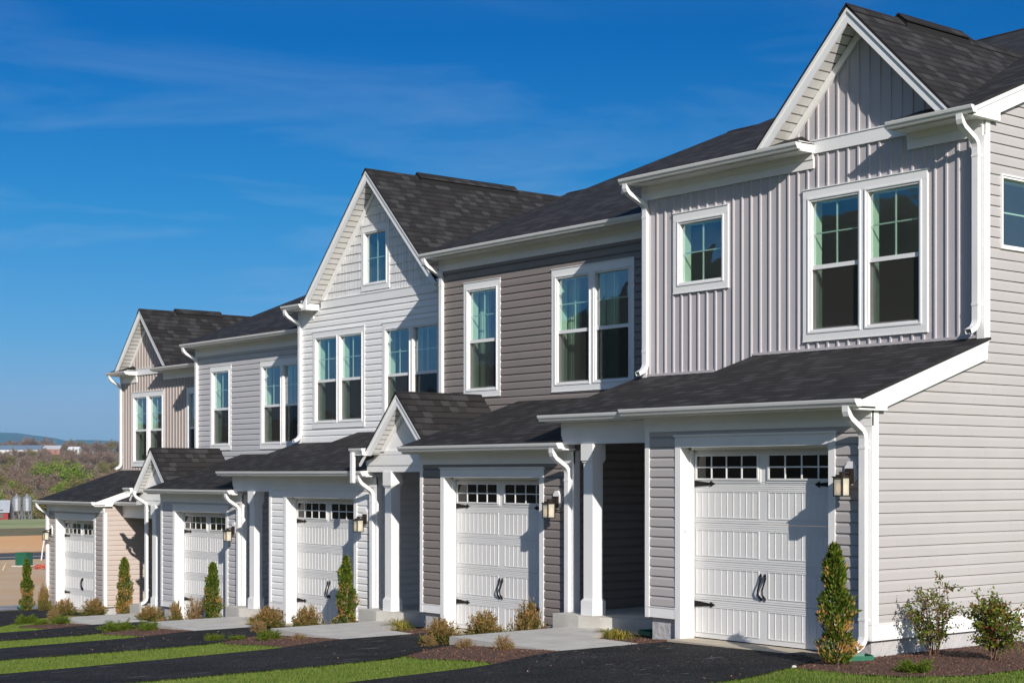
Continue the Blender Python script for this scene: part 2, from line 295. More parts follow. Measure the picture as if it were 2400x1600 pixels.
EXP = 0.127
def front(y):  return lambda u, z, n: (u, y - n, z)          # wall facing the street
def right(x):  return lambda u, z, n: (x + n, u, z)          # wall facing +X (u runs back)
def lap(mb, P, u0, u1, z0, z1, holes=(), xl=None, xr=None, exp=EXP, d=0.022, zb=0.0, flat=False, mi=0):
    prof = [(0, d), (.66, d * .84), (.86, d * .30), (1, 0.0)] if not flat else [(0, d), (1, d * .25)]
    def nn(t):
        for (a, na), (b, nb) in zip(prof, prof[1:]):
            if t <= b + 1e-9: return na + (nb - na) * (t - a) / (b - a)
        return prof[-1][1]
    xl = xl or (lambda z: u0); xr = xr or (lambda z: u1)
    k = math.floor((z0 - zb) / exp)
    while zb + k * exp < z1 - 1e-6:
        zc = zb + k * exp; k += 1
        cuts = {max(zc, z0), min(zc + exp, z1)} | {zc + t * exp for t, _ in prof}
        for h in holes: cuts |= {h[2], h[3]}
        cuts = sorted(c for c in cuts if max(zc, z0) - 1e-9 <= c <= min(zc + exp, z1) + 1e-9)
        first = True
        for a, b in zip(cuts, cuts[1:]):
            if b - a < 1e-5: continue
            m = (a + b) / 2; segs = [(None, None)]
            hs_ = sorted((h[0], h[1]) for h in holes if h[2] < m < h[3])
            segs = []; cur = None
            for h0, h1 in hs_: segs.append((cur, h0)); cur = h1
            segs.append((cur, None))
            for s0, s1 in segs:
                la, lb = (xl(a), xl(b)) if s0 is None else (max(s0, xl(a)), max(s0, xl(b)))
                ra, rb = (xr(a), xr(b)) if s1 is None else (min(s1, xr(a)), min(s1, xr(b)))
                if ra - la < 1e-4 and rb - lb < 1e-4: continue
                ra = max(ra, la); rb = max(rb, lb)
                na, nb = nn((a - zc) / exp), nn((b - zc) / exp)
                kk = (k + 1) // 2; jt = []                               # staggered end laps of the panels (two courses each)
                if not flat and ra - la > 1.2:
                    q = la - (kk * 1.37) % 3.6
                    while q < ra:
                        if q > la + .25 and q < ra - .25 and q > lb + .1: jt.append(q)
                        q += 3.66
                e_ = [(la, lb)] + [(q, q) for q in jt] + [(ra, rb)]; j_ = 0
                for (p0, p1), (q0, q1) in zip(e_, e_[1:]):
                    dn = .0022 * (j_ % 2); j_ += 1
                    mb.quad(P(p0, a, na + dn), P(q0, a, na + dn), P(q1, b, nb + dn), P(p1, b, nb + dn), mi=mi)
                    if dn: mb.quad(P(p0, a, na), P(p0, a, na + dn), P(p1, b, nb + dn), P(p1, b, nb), mi=mi); mb.quad(P(q0, a, na), P(q0, a, na + dn), P(q1, b, nb + dn), P(q1, b, nb), mi=mi)
                if abs(a - zc) < 1e-6: mb.quad(P(la, a, 0), P(ra, a, 0), P(ra, a, na), P(la, a, na), mi=mi)
def flatwall(mb, P, u0, u1, z0, z1, holes=(), n=0.0, xl=None, xr=None, mi=0, step=None):
    xl = xl or (lambda z: u0); xr = xr or (lambda z: u1)
    cuts = {z0, z1}
    for h in holes: cuts |= {h[2], h[3]}
    if step: cuts |= set(np.arange(z0, z1, step))
    cuts = sorted(c for c in cuts if z0 <= c <= z1)
    for a, b in zip(cuts, cuts[1:]):
        if b - a < 1e-5: continue
        m = (a + b) / 2; cur = None; segs = []
        for h0, h1 in sorted((h[0], h[1]) for h in holes if h[2] < m < h[3]): segs.append((cur, h0)); cur = h1
        segs.append((cur, None))
        for s0, s1 in segs:
            la, lb = (xl(a), xl(b)) if s0 is None else (s0, s0); ra, rb = (xr(a), xr(b)) if s1 is None else (s1, s1)
            if ra - la < 1e-4 and rb - lb < 1e-4: continue
            mb.quad(P(la, a, n), P(ra, a, n), P(rb, b, n), P(lb, b, n), mi=mi)
def battens(mb, P, xs, zbot, ztop, holes=(), wd=0.034, th=0.020):
    for x in xs:
        z0, z1 = zbot(x), ztop(x); spans = [(z0, z1)]
        for h in holes:
            if h[0] - wd / 2 < x < h[1] + wd / 2:
                ns = []
                for a, b in spans:
                    if h[2] > a: ns.append((a, min(b, h[2])))
                    if h[3] < b: ns.append((max(a, h[3]), b))
                spans = ns
        for a, b in spans:
            if b - a < .02: continue
            l, r = x - wd / 2, x + wd / 2; e = .005
            mb.quad(P(l, a, 0), P(l + e, a, th), P(l + e, b, th), P(l, b, 0)); mb.quad(P(l + e, a, th), P(r - e, a, th), P(r - e, b, th), P(l + e, b, th))
            mb.quad(P(r - e, a, th), P(r, a, 0), P(r, b, 0), P(r - e, b, th)); mb.quad(P(l, a, 0), P(r, a, 0), P(r - e, a, th), P(l + e, a, th))
def pbox(mb, P, u0, u1, z0, z1, n0, n1, mi=0):
    a = [P(u, z, n) for n in (n0, n1) for z in (z0, z1) for u in (u0, u1)]
    for q in ((0, 2, 3, 1), (4, 5, 7, 6), (0, 1, 5, 4), (2, 6, 7, 3), (0, 4, 6, 2), (1, 3, 7, 5)): mb.quad(*[a[k] for k in q], mi=mi)
def frame(mb, P, u0, u1, z0, z1, w_, n0, n1, wt=None, wb=None, mi=0):
    wt = w_ if wt is None else wt; wb = w_ if wb is None else wb
    pbox(mb, P, u0, u0 + w_, z0 + wb, z1 - wt, n0, n1, mi); pbox(mb, P, u1 - w_, u1, z0 + wb, z1 - wt, n0, n1, mi)
    pbox(mb, P, u0, u1, z1 - wt, z1, n0, n1, mi); pbox(mb, P, u0, u1, z0, z0 + wb, n0, n1, mi)
def bevelled(o, w_=0.004, seg=2):
    b = o.modifiers.new('bevel', 'BEVEL'); b.width = w_; b.segments = seg; b.limit_method = 'ANGLE'; return o

def window(parent, sx, P, u0, u1, z0, z1, units=1, kind='double', trim=True, curtain=False, lab=None, reveal=True):
    """outer extents include the casing; returns the hole rectangle for the wall"""
    t = MB()
    sw, hw, bw = (0.085, 0.125, 0.105) if trim else (0.0, 0.0, 0.0)
    if trim:
        pbox(t, P, u0, u0 + sw, z0 + bw, z1 - hw, -.005, .028); pbox(t, P, u1 - sw, u1, z0 + bw, z1 - hw, -.005, .028)
        pbox(t, P, u0, u1, z1 - hw, z1 - .012, -.005, .030); pbox(t, P, u0 - .008, u1 + .008, z1 - .012, z1, -.005, .042)
        pbox(t, P, u0, u1, z0 + .008, z0 + bw, -.005, .030); pbox(t, P, u0 - .006, u1 + .006, z0 - .004, z0 + .008, -.005, .036)
        if units == 2: c = (u0 + u1) / 2; pbox(t, P, c - .034, c + .034, z0 + bw, z1 - hw, -.005, .027)
    a0, a1, b0, b1 = u0 + sw, u1 - sw, z0 + bw, z1 - hw
    cells = [(a0, a1)] if units == 1 else [(a0, (a0 + a1) / 2 - .034), ((a0 + a1) / 2 + .034, a1)]
    fr = MB(); gl = MB(); gr = MB(); jm = MB(); cu = MB(); scn = MB()
    for c0, c1 in cells:
        frame(fr, P, c0, c1, b0, b1, .020, -.02, .040, wb=.025); frame(fr, P, c0 + .020, c1 - .020, b0 + .025, b1 - .020, .026, -.075, .026)
        i0, i1, j0, j1 = c0 + .046, c1 - .046, b0 + .051, b1 - .046
        m = j0 + (j1 - j0) * .485
        if kind == 'double':
            pbox(fr, P, i0, i1, m - .028, m + .028, -.07, -.004)                # meeting rail
            frame(fr, P, i0, i1, j0, m - .028, .024, -.07, -.04, wt=.001)       # lower sash
            gl.quad(P(i0 + .0, m, -.03), P(i1, m, -.03), P(i1, j1, -.03), P(i0, j1, -.03))
            gl.quad(P(i0 + .024, j0 + .02, -.055), P(i1 - .024, j0 + .02, -.055), P(i1 - .024, m - .02, -.055), P(i0 + .024, m - .02, -.055))
            g0, g1 = m + .028, j1
            scn.quad(P(i0 + .004, j0 + .004, -.018), P(i1 - .004, j0 + .004, -.018), P(i1 - .004, m - .004, -.018), P(i0 + .004, m - .004, -.018))
        else:
            gl.quad(P(i0, j0, -.03), P(i1, j0, -.03), P(i1, j1, -.03), P(i0, j1, -.03)); g0, g1 = j0, j1
        c = (i0 + i1) / 2; pbox(gr, P, c - .009, c + .009, g0, g1, -.050, -.034); h = (g0 + g1) / 2
        pbox(gr, P, i0, c - .009, h - .009, h + .009, -.049, -.035); pbox(gr, P, c + .009, i1, h - .009, h + .009, -.049, -.035)
        # drywall return behind the sash
        for (p, q) in (((i0, j0), (i0, j1)), ((i0, j1), (i1, j1)), ((i1, j1), (i1, j0)), ((i1, j0), (i0, j0))):
            jm.quad(P(p[0], p[1], -.076), P(q[0], q[1], -.076), P(q[0], q[1], -.21), P(p[0], p[1], -.21))
        if curtain:
            n = 26; xs = [i0 - .06 + (i1 - i0) * .40 * k / n for k in range(n + 1)]
            for k in range(n):
                f = lambda q: -.28 - .035 * math.sin(q * 1.9)
                cu.quad(P(xs[k], j0 - .1, f(k)), P(xs[k + 1], j0 - .1, f(k + 1)), P(xs[k + 1], j1 + .05, f(k + 1)), P(xs[k], j1 + .05, f(k)))
    main = (t if trim else fr).build('window', WHITE, parent, sx)
    if lab: main['label'] = lab
    if trim: fr.build('window_frame', GUT, main, sx)
    if scn.f: scn.build('insect_screen', SCREEN, main, sx)
    gl.build('pane', GLASS, main, sx); gr.build('grille', WHITE, main, sx); jm.build('inner_reveal', JAMB if reveal else DARK_BACK, main, sx)  # without reveal the drywall return is coloured near-black as painted shade
    if curtain: cu.build('curtain', CURT, main, sx)
    e = .01
    return (a0 + e, a1 - e, b0 + e, b1 - e)

def gutter(parent, sx, x0, x1, yf, zt, h=0.085, name='gutter'):
    """K-style gutter along x with its front lip at y=yf and its top at zt"""
    g = MB(); b = yf + .12
    outer = [(b, zt), (b, zt - h), (yf + .045, zt - h), (yf + .032, zt - h + .022), (yf + .012, zt - h + .045), (yf + .002, zt - .012), (yf, zt), (yf + .012, zt)]
    inner = [(yf + .014, zt - .012), (yf + .024, zt - h + .045), (yf + .050, zt - h + .008), (b - .006, zt - h + .008), (b - .006, zt)]
    g.extr(outer + inner, 'x', x0, x1, caps=False)
    for x in (x0, x1): g.extr(outer[:7], 'x', x - .002, x + .002)
    return g.build(name, GUT, parent, sx)
def downspout(parent, sx, x, y_out, z_out, y_wall, z_bot, dx=0.0, kick=True, kickdir=-1, name='downspout'):
    d = MB(); a, b = .042, .030
    prof = [(-a, -b), (-a + .012, -b - .0), (-.010, -b), (-.006, -b + .006), (.006, -b + .006), (.010, -b), (a, -b), (a, b), (-a, b)]
    pts = [(0, y_out, z_out), (0, y_out, z_out - .06), (0, y_out + .015, z_out - .10), (0, y_out + .05, z_out - .14)]
    ym = y_wall - .04
    pts += [(0, ym - .05, z_out - .14 - (ym - y_out - .10) * .62), (0, ym - .012, z_out - .19 - (ym - y_out - .10) * .62), (0, ym, z_out - .24 - (ym - y_out - .10) * .62)]
    if kick: pts += [(0, ym, z_bot + .16), (0, ym - .015, z_bot + .11), (0, ym - .06, z_bot + .06), (0, ym - .16, z_bot + .015)]
    else: pts += [(0, ym, z_bot)]
    pts = [(x + dx * (p[1] - y_out) / max(.01, ym - y_out) if p[1] <= ym and i < 7 else x + dx, p[1], p[2]) for i, p in enumerate(pts)]
    d.sweep(pts, prof, open_end=True)
    o = d.build(name, GUT, parent, sx)
    s = MB(); zt = pts[6][2] - .1
    for z in (zt, (zt + z_bot) / 2 - .3 if zt - z_bot > 3 else z_bot + .35): s.box(x + dx - a - .006, x + dx + a + .006, ym - .034, y_wall, z - .015, z + .015)
    s.build('strap', GUT, o, sx); return o

def roofplane(mb, pts, udir, th=0.03, mi=0):
    """pts in order, 3-D; UVs measured along udir and up the slope"""
    P = [Vector(p) for p in pts]; u = Vector(udir).normalized(); nrm = (P[1] - P[0]).cross(P[2] - P[0]).normalized()
    if nrm.z < 0: P = P[::-1]; nrm = -nrm
    v = nrm.cross(u).normalized()
    if v.z < 0: v = -v
    uv = [(p.dot(u) + 50, p.dot(v) + 50) for p in P]
    mb.quad(*P, mi=mi, uv=uv); n = len(P)
    Q = [p - nrm * th for p in P]
    for i in range(n): mb.quad(P[i], Q[i], Q[(i + 1) % n], P[(i + 1) % n], mi=mi, uv=[(.3, .07)] * 4)
    mb.quad(*Q[::-1], mi=mi, uv=[(.3, .07)] * n)

# main-roof and lower-roof planes (local z as a function of local y)
ML, CLo = 0.325, 3.015
MU, CUp = 0.410, 5.724
low = lambda y: CLo + ML * y
por = lambda y: CLo - .19 + ML * y
upp = lambda y: CUp + MU * y
YU = 2.12; RIDGE = 9.95

def gable(parent, sx, cx, zapex, half, yw, ov, c, m, yback=None, rake=.20, wallz=None, fr_w=.12, name='gable', slope=1.02, vent=None, zmin=6.49):
    """cross gable standing at wall plane yw with overhang ov; c,m: plane it dies into"""
    y0 = yw - ov; ze = zapex - slope * half
    r = MB(); yr = (zapex - c) / m; ye = max((ze - c) / m, y0 + .02)
    if yback: yr = yback
    for s_ in (-1, 1):
        roofplane(r, [(cx, y0 - .02, zapex), (cx + s_ * half, y0 - .02, ze), (cx + s_ * half, ye, ze)] + ([(cx + s_ * (zapex - c - m * yback) / slope, yback, c + m * yback)] if yback else []) + [(cx, yr, zapex)], (0, 1, 0))
    # ridge cap
    for s_ in (-1, 1): roofplane(r, [(cx, y0 - .03, zapex + .014), (cx + s_ * .13, y0 - .03, zapex + .014 - slope * .13), (cx + s_ * .13, yr - .1, zapex + .014 - slope * .13), (cx, yr, zapex + .014)], (0, 1, 0), th=.012)
    ro = r.build(name + '_roof', SHING, parent, sx)
    rk = MB(); t = .035; zo = zapex - .035
    for s_ in (-1, 1):
        X = lambda x: cx + s_ * x
        hb = half - .01
        # crown strip + rake board + soffit
        a = [(X(0), zo), (X(hb), zo - slope * hb), (X(hb), zo - slope * hb - .055), (X(0), zo - .055)]
        rk.extr(a, 'y', y0 - .018, y0 + .02)
        zc = zmin - .07; hl = min(hb, (zo - rake - zc) / slope); zl = max(zc, zo - slope * hb - .05)
        b = [(X(0), zo - .05), (X(min(hb, (zo - .05 - zc) / slope)), zl)] + ([(X(hb), zo - slope * hb - rake)] if hl >= hb else [(X(hl), zc)]) + [(X(0), zo - rake)]
        rk.extr(b, 'y', y0, y0 + .025)
        if fr_w:
            g = zo - rake + .02; h2 = min(hb - .02, (g - zmin) / slope); h3 = min(h2, (g - fr_w - zmin) / slope)
            rk.extr([(X(0), g), (X(h2), g - slope * h2), (X(h3), max(zmin, g - slope * h3 - fr_w)), (X(0), g - fr_w)], 'y', yw - .045, yw - .003)
    ra = rk.build('rake_board', WHITE, parent, sx)
    sf = MB(); zs = zo - rake + .035
    for s_ in (-1, 1):
        L_ = half * math.hypot(1, slope)
        hs_ = min(half - .02, (zs - zmin + .05) / slope)
        sf.quad((cx, y0 + .026, zs), (cx + s_ * hs_, y0 + .026, zs - slope * hs_), (cx + s_ * hs_, yw, zs - slope * hs_), (cx, yw, zs), uv=[(20, .5), (20 + L_, .5), (20 + L_, .1), (20, .1)])
    sf.build('soffit', SOFF, parent, sx)
    if vent:
        v = MB()
        for s_ in (-1, 1):
            roofplane(v, [(cx, vent[0], zapex + .080), (cx + s_ * .16, vent[0], zapex + .090 - slope * .14), (cx + s_ * .16, vent[1], zapex + .090 - slope * .14), (cx, vent[1], zapex + .080)], (0, 1, 0), th=.012)
            v.extr([(cx + s_ * .01, zapex + .08), (cx + s_ * .145, zapex + .062 - slope * .145), (cx + s_ * .145, zapex + .0 - slope * .145), (cx + s_ * .01, zapex)], 'y', vent[0] + .01, vent[1] - .01, mi=1)
        v.build('ridge_vent', [SHING, VENT], ro, sx)
    return ro

def garage_door(parent, sx, x0, x1, ydoor):
    P = front(ydoor); H = 2.42; S = .484
    d = MB(); n = 5
    wc = (x0 + x1) / 2
    pan = [(x0 + .055, wc - .075), (wc + .075, x1 - .055)]
    zwin = (4 * S + .075, 4 * S + .355)
    for k in range(n):
        pbox(d, P, x0, x1, k * S + .002, (k + 1) * S - .002, -.04, 0)
    for k in range(4):
        a, b = k * S + .065, k * S + .400
        for p0, p1 in pan:
            frame(d, P, p0, p1, a, b, .010, 0, .007); m = 10
            for j in range(1, m):
                x = p0 + (p1 - p0) * j / m; pbox(d, P, x - .0045, x + .0045, a + .01, b - .01, 0, .005)
    for k in range(4):                                                 # ribbed rails
        for dz in (.405, .43, .455, .484, .51):
            z = k * S + dz; pbox(d, P, x0 + .004, x1 - .004, z + .004, z + .015, 0, .004)
    for j, (p0, p1) in enumerate(pan): frame(d, P, p0 - .03, p1 + .03, zwin[0] - .05, zwin[1] + .05, .028, 0, .010); frame(d, P, p0, p1, zwin[0] - .02, zwin[1] + .02, .022, 0, .022)
    door = d.build('garage_door', DOORM, parent, sx)
    for p0, p1 in pan:
        g = MB(); g.quad(P(p0 + .02, zwin[0], .006), P(p1 - .02, zwin[0], .006), P(p1 - .02, zwin[1], .006), P(p0 + .02, zwin[1], .006)); g.build('door_window', GARGL, door, sx)
        m_ = MB(); zc = (zwin[0] + zwin[1]) / 2
        for j in (1, 2, 3):
            x = p0 + .02 + (p1 - p0 - .04) * j / 4; pbox(m_, P, x - .008, x + .008, zwin[0], zwin[1], .007, .018)
        pbox(m_, P, p0 + .02, p1 - .02, zc - .008, zc + .008, .007, .0175)
        m_.build('door_grille', WHITE, door, sx)
    for z in (1.945, .425):
        for s_, xe in ((1, x0 + .002), (-1, x1 - .002)):
            h = MB(); X = lambda t: xe + s_ * t
            poly = [(X(0), z - .042), (X(.30), z - .016), (X(.315), z - .035), (X(.345), z - .02), (X(.385), z), (X(.345), z + .02), (X(.315), z + .035), (X(.30), z + .016), (X(0), z + .042)]
            h.extr(poly, 'y', ydoor - .016, ydoor - .009); h.build('hinge_strap', BLACK, door, sx)
    for xx in (wc - .040, wc + .030):
        h = MB(); zz = [.52, .545, .57, .60, .66, .72, .77, .80, .83, .86]
        off = [0, 0, .012, .032, .045, .042, .028, .010, 0, 0]; lx = [0, 0, .012, .02, .01, -.012, -.02, -.010, 0, 0]; rr = [.003, .014, .016, .010, .010, .010, .010, .016, .016, .003]
        h.tube([(xx - l, ydoor - .012 - o, z) for z, o, l in zip(zz, off, lx)], rr, 6); h.build('door_handle', BLACK, door, sx, smooth=True)
    return door
GARGL = bpy.data.materials.new('garage_window_glass'); GARGL.use_nodes = True
_b = GARGL.node_tree.nodes['Principled BSDF']; _b.inputs['Base Color'].default_value = (0.004, 0.004, 0.004, 1); _b.inputs['Roughness'].default_value = .04; _b.inputs['IOR'].default_value = 1.45

LAMPG = mat('lamp_frosted_glass', (0.50, 0.48, 0.40), 0.3)
def _glow():
    t = LAMPG.node_tree; b = t.nodes['Principled BSDF']; o = N(t, 'ShaderNodeTexCoord'); v = N(t, 'ShaderNodeVectorMath', operation='DISTANCE'); v.inputs[1].default_value = (.5, .5, .40)
    r = N(t, 'ShaderNodeMapRange'); r.inputs['From Min'].default_value = .50; r.inputs['From Max'].default_value = .66; r.inputs['To Min'].default_value = .28; r.inputs['To Max'].default_value = .02; r.interpolation_type = 'SMOOTHSTEP'
    t.links.new(o.outputs['Generated'], v.inputs[0]); t.links.new(v.outputs['Value'], r.inputs['Value']); b.inputs['Emission Color'].default_value = (1, .62, .28, 1); t.links.new(r.outputs['Result'], b.inputs['Emission Strength'])
_glow()
BULB = mat('lit_bulb', (1, .8, .5), .5, emis=((1.0, .62, .25), 6.0))
def lantern(parent, sx, x, z):
    """x,z centre of the mount block on the front wall (y=0)"""
    m = MB(); P = front(0)
    o = [(-.075, -.07), (-.075, .08), (-.03, .14), (.03, .14), (.075, .08), (.075, -.07), (.04, -.13), (-.04, -.13)]
    m.extr([(x + a, z + b) for a, b in o], 'y', -.045, .0); mb = m.build('lamp_mount', WHITE, parent, sx)
    b = MB(); b.box(x - .055, x + .055, -.065, -.044, z - .11, z + .06); b.box(x - .042, x + .042, -.075, -.064, z - .095, z + .045)
    b.box(x - .012, x + .012, -.20, -.07, z + .0, z + .022); b.box(x - .02, x + .02, -.21, -.17, z - .03, z + .022)
    yc, zt, zb, h_ = -.19, z - .03, z - .255, .062
    b.box(x - .078, x + .078, yc - .078, yc + .078, zt - .014, zt); b.box(x - .05, x + .05, yc - .05, yc + .05, zt, zt + .018)
    b.box(x - .068, x + .068, yc - .068, yc + .068, zb, zb + .014)
    for a in (-1, 1):
        for c in (-1, 1): b.box(x + a * h_ - .006, x + a * h_ + .006, yc + c * h_ - .006, yc + c * h_ + .006, zb + .012, zt - .012)
    lo = bevelled(b.build('lantern', BRONZE, mb, sx), .002, 1)
    g = MB(); q = h_ - .004
    g.box(x - q, x + q, yc - q, yc + q, zb + .014, zt - .014); go = g.build('lantern_glass', LAMPG, mb, sx)
    # the glow of the bulb seen as a small bright patch just proud of the frosted glass
    return mb

# ------------------------------------------------------------------ the townhouses
def column(parent, sx, xr, yf, zb, zt):
    """square porch column: xr right face of the shaft, yf front face"""
    c = MB(); w_ = .19; x0, x1, y0, y1 = xr - w_, xr, yf, yf + w_; e = .028
    c.box(x0, x1, y0, y1, zb + .20, zt - .25)
    c.box(x0 - e, x1 + e, y0 - e, y1 + e, zb, zb + .205); c.box(x0 - e * .5, x1 + e * .5, y0 - e * .5, y1 + e * .5, zb + .205, zb + .225)
    c.box(x0 - e, x1 + e, y0 - e, y1 + e, zt - .235, zt); c.box(x0 - e * .5, x1 + e * .5, y0 - e * .5, y1 + e * .5, zt - .262, zt - .235)
    return bevelled(c.build('porch_column', WHITE, parent, sx), .006, 2)

def unit(name, X0, Y0, Z0, W, s, upper, gar, win, sx=1, porch_gable=False, labels=None, cornL=3.66, casL=3.15, casR=.58, end_right=False, big=None, curtain=False, side=False, colx=.66, group='townhouses in the stepped row'):
    root = empty('townhouse', (X0, Y0, Z0)); tag(root, labels, 'townhouse', group)
    col, ucol = SID[s], SID[upper]
    F0 = front(0)
    # --- garage front wall
    opL, opR, oz = -casL + .095, -casR - .095, 2.40
    m = MB(); lap(m, F0, -cornL, 0, .32, 2.62, holes=[(-casL, -casR, 0, 2.56)]); lap(m, F0, -casR, 0, -.1, .32, holes=[]) if not side else None
    # right side wall of the garage (u runs back), top follows the lower roof
    RW = right(0)
    if not side: lap(m, RW, 0, YU, .12, 3.7, xl=lambda z: max(0, (z - CLo + .12) / ML)); 
    m.build('siding', col, root, sx)
    # left side wall of the garage
    if side == 'mirror_gable': pass
    lw = MB(); lw.quad((-cornL, 0, -.1), (-cornL, YU, -.1), (-cornL, YU, low(YU) - .05), (-cornL, 0, low(0) - .05))
    lapL = MB(); lap(lapL, (lambda u, z, n: (-cornL - n, u, z)), 0, YU, .2, 3.7, xl=lambda z: max(0, (z - CLo + .12) / ML)); lapL.build('garage_side_siding', SID[labels_side.get(name, s)], root, sx)
    t = MB(); pbox(t, F0, -cornL, -casL, .225, .36, -.004, .026); pbox(t, F0, -cornL, -casL, .355, .365, -.004, .034)
    if not side: pass
    else: pbox(t, F0, -casR, .026, .20, .385, -.004, .026)
    t.build('skirt_board', WHITE, root, sx)
    fd = MB(); fd.box(-cornL + .05, -casL, .03, .25, -.6, .225); fd.box(-cornL + .03, -cornL + .2, .25, YU, -.6, .21)
    if side: fd.box(-casR, -.035, .035, .25, -.6, .21); fd.box(-.2, -.035, .25, 15.6, -.6, .21)
    else: fd.box(-casR, -.01, .03, .2, -.6, .1); fd.box(-.10, -.005, .0, YU, -.5, .12)
    fd.build('foundation', PARGE, root, sx)
    # door casing, jambs, header
    t = MB(); pbox(t, F0, -casL, opL, -.03, oz, -.004, .03); pbox(t, F0, opR, -casR, -.03, oz, -.004, .03)
    pbox(t, F0, -casL, -casR, oz, 2.535, -.004, .032); pbox(t, F0, -casL - .015, -casR + .015, 2.535, 2.56, -.004, .05)
    t.box(opL - .02, opL, .002, .25, -.03, oz); t.box(opR, opR + .02, .002, .25, -.03, oz); t.box(opL - .02, opR + .02, .002, .25, oz, oz + .02)
    t.box(opL, opL + .03, .13, .19, -.02, oz); t.box(opR - .03, opR, .13, .19, -.02, oz); t.box(opL, opR, .13, .19, oz - .03, oz)
    t.build('door_casing', WHITE, root, sx)
    garage_door(root, sx, opL + .0, opR, .205)
    t = MB(); t.extr([(.03, 1.36), (.03, 1.52), (.045, 1.56), (.075, 1.56), (.09, 1.52), (.09, 1.36), (.075, 1.33), (.045, 1.33)], 'x', opL, opL + .025); bevelled(t.build('door_keypad', WHITE, root, sx), .006)
    # corner boards
    t = MB(); pbox(t, F0, -cornL - .03, -cornL + .045, .22 if not side else .22, 2.62, -.004, .030)
    t.box(-cornL - .03, -cornL - .001, .0045, .06, .22, 2.62)
    pbox(t, F0, -.085, .03, (-.2 if not side else .38), 2.79, -.004, .030); t.box(.001, .030, .0045, .085, (-.2 if not side else .38), 2.79); t.build('corner_board', WHITE, root, sx)
    # frieze, soffit, fascia, gutter of the garage eave
    xl_ = -cornL - .12
    t = MB(); pbox(t, F0, -cornL - .03, .03, 2.605, 2.70, .002, .034); pbox(t, F0, -cornL - .03, .03, 2.70, 2.80, .002, .046)
    t.build('frieze_board', WHITE, root, sx)
    t = MB(); t.box(xl_, .085, -.325, -.04, 2.795, 2.815); t.box(xl_, .085, -.33, -.305, 2.795, 2.90); t.build('eave_soffit', WHITE, root, sx)
    gutter(root, sx, xl_, .10, -.425, 2.895)
    # --- lower roof
    r = MB(); xr_ = .10 if side else .02
    roofplane(r, [(xl_, -.37, low(-.37)), (xr_, -.37, low(-.37)), (xr_, YU, low(YU)), (xl_, YU, low(YU))], (1, 0, 0))
    if not porch_gable and sx > 0: roofplane(r, [(xl_ + .01, -.34, low(-.37) - .005), (xl_ + .01, YU, low(YU) - .005), (-4.45, YU, por(YU) + .012), (-4.45, .23, por(.23) + .012)], (1, 0, 0))
    if not porch_gable: roofplane(r, [(-4.40 if sx > 0 else xl_, .20, por(.20)), (-4.40 if sx > 0 else xl_ + .2, YU, por(YU)), (-W - .13, YU, por(YU)), (-W - .13, .20, por(.20))], (1, 0, 0))
    else: roofplane(r, [(xl_ - .0, -.34, low(-.34) - .02), (xl_, YU, low(YU) - .02), (xl_ - .35, YU, por(YU)), (xl_ - .35, .25, por(.25))], (1, 0, 0))
    r.build('lower_roof', SHING, root, sx)
    # rake ends of the lower roof
    t = MB()
    def rakeend(xa, xb, y0=-.42, y1=YU - .04):
        z = lambda y: low(y) - .035
        t.extr([(y0 + .1, z(y0 + .1)), (y1, z(y1)), (y1, z(y1) - .05), (y0 + .1, z(y0 + .1) - .05)], 'x', xa - .0, xb + (.012 if xb > xa else -.012))
        t.extr([(y0 + .1, z(y0 + .1) - .045), (y1, z(y1) - .045), (y1, z(y1) - .215), (.17, z(.17) - .215), (.17, 2.775), (y0 + .1, 2.775)], 'x', xa, xb)
    rakeend(0.002 if side else -.03, .085 if side else .015)
    if sx < 0 or porch_gable: rakeend(-cornL - .002, xl_ + .0)
    t.build('rake_board', WHITE, root, sx)
    # --- porch: beam, ceiling, back wall, slab, column
    yb = .5
    t = MB(); xa, xb = -W, -cornL - .0
    t.box(xa, xb, yb, yb + .16, 2.49, 2.605); t.box(xa, xb, yb - .014, yb + .16, 2.605, 2.79); t.build('porch_beam', WHITE, root, sx)
    t = MB(); t.box(xa, xb, yb + .16, YU, 2.60, 2.62); t.build('porch_ceiling', WHITE, root, sx)
    t = MB(); lap(t, front(YU), xa, xb, .1, 2.6); t.build('entry_siding', col, root, sx)
    t = MB(); P = front(YU - .02); frame(t, P, xb - 1.25, xb - .13, .09, 2.25, .11, 0, .04, wb=.03); t.build('entry_door_casing', WHITE, root, sx)
    t = MB(); pbox(t, P, xb - 1.14, xb - .24, .12, 2.14, -.02, .02)
    for zz in ((.25, .95), (1.1, 1.98)):
        for a in (-1.05, -.67): frame(t, P, xb + a, xb + a + .30, zz[0], zz[1], .03, .02, .03)
    t.build('entry_door', mat('entry_door_paint', (.06, .07, .09), .4), root, sx)
    t = MB(); pp = [(xa + .0, -.0 + .33), (xa + .55, .33), (xa + .9, .42), (xb - .9, .62), (xb - .0, .66), (xb - .0, YU), (xa + .0, YU)]
    t.extr(pp, 'z', -.35, .09); bevelled(t.build('porch_slab', CONC, root, sx), .02)
    column(root, sx, -W + colx, yb, .09, 2.49)
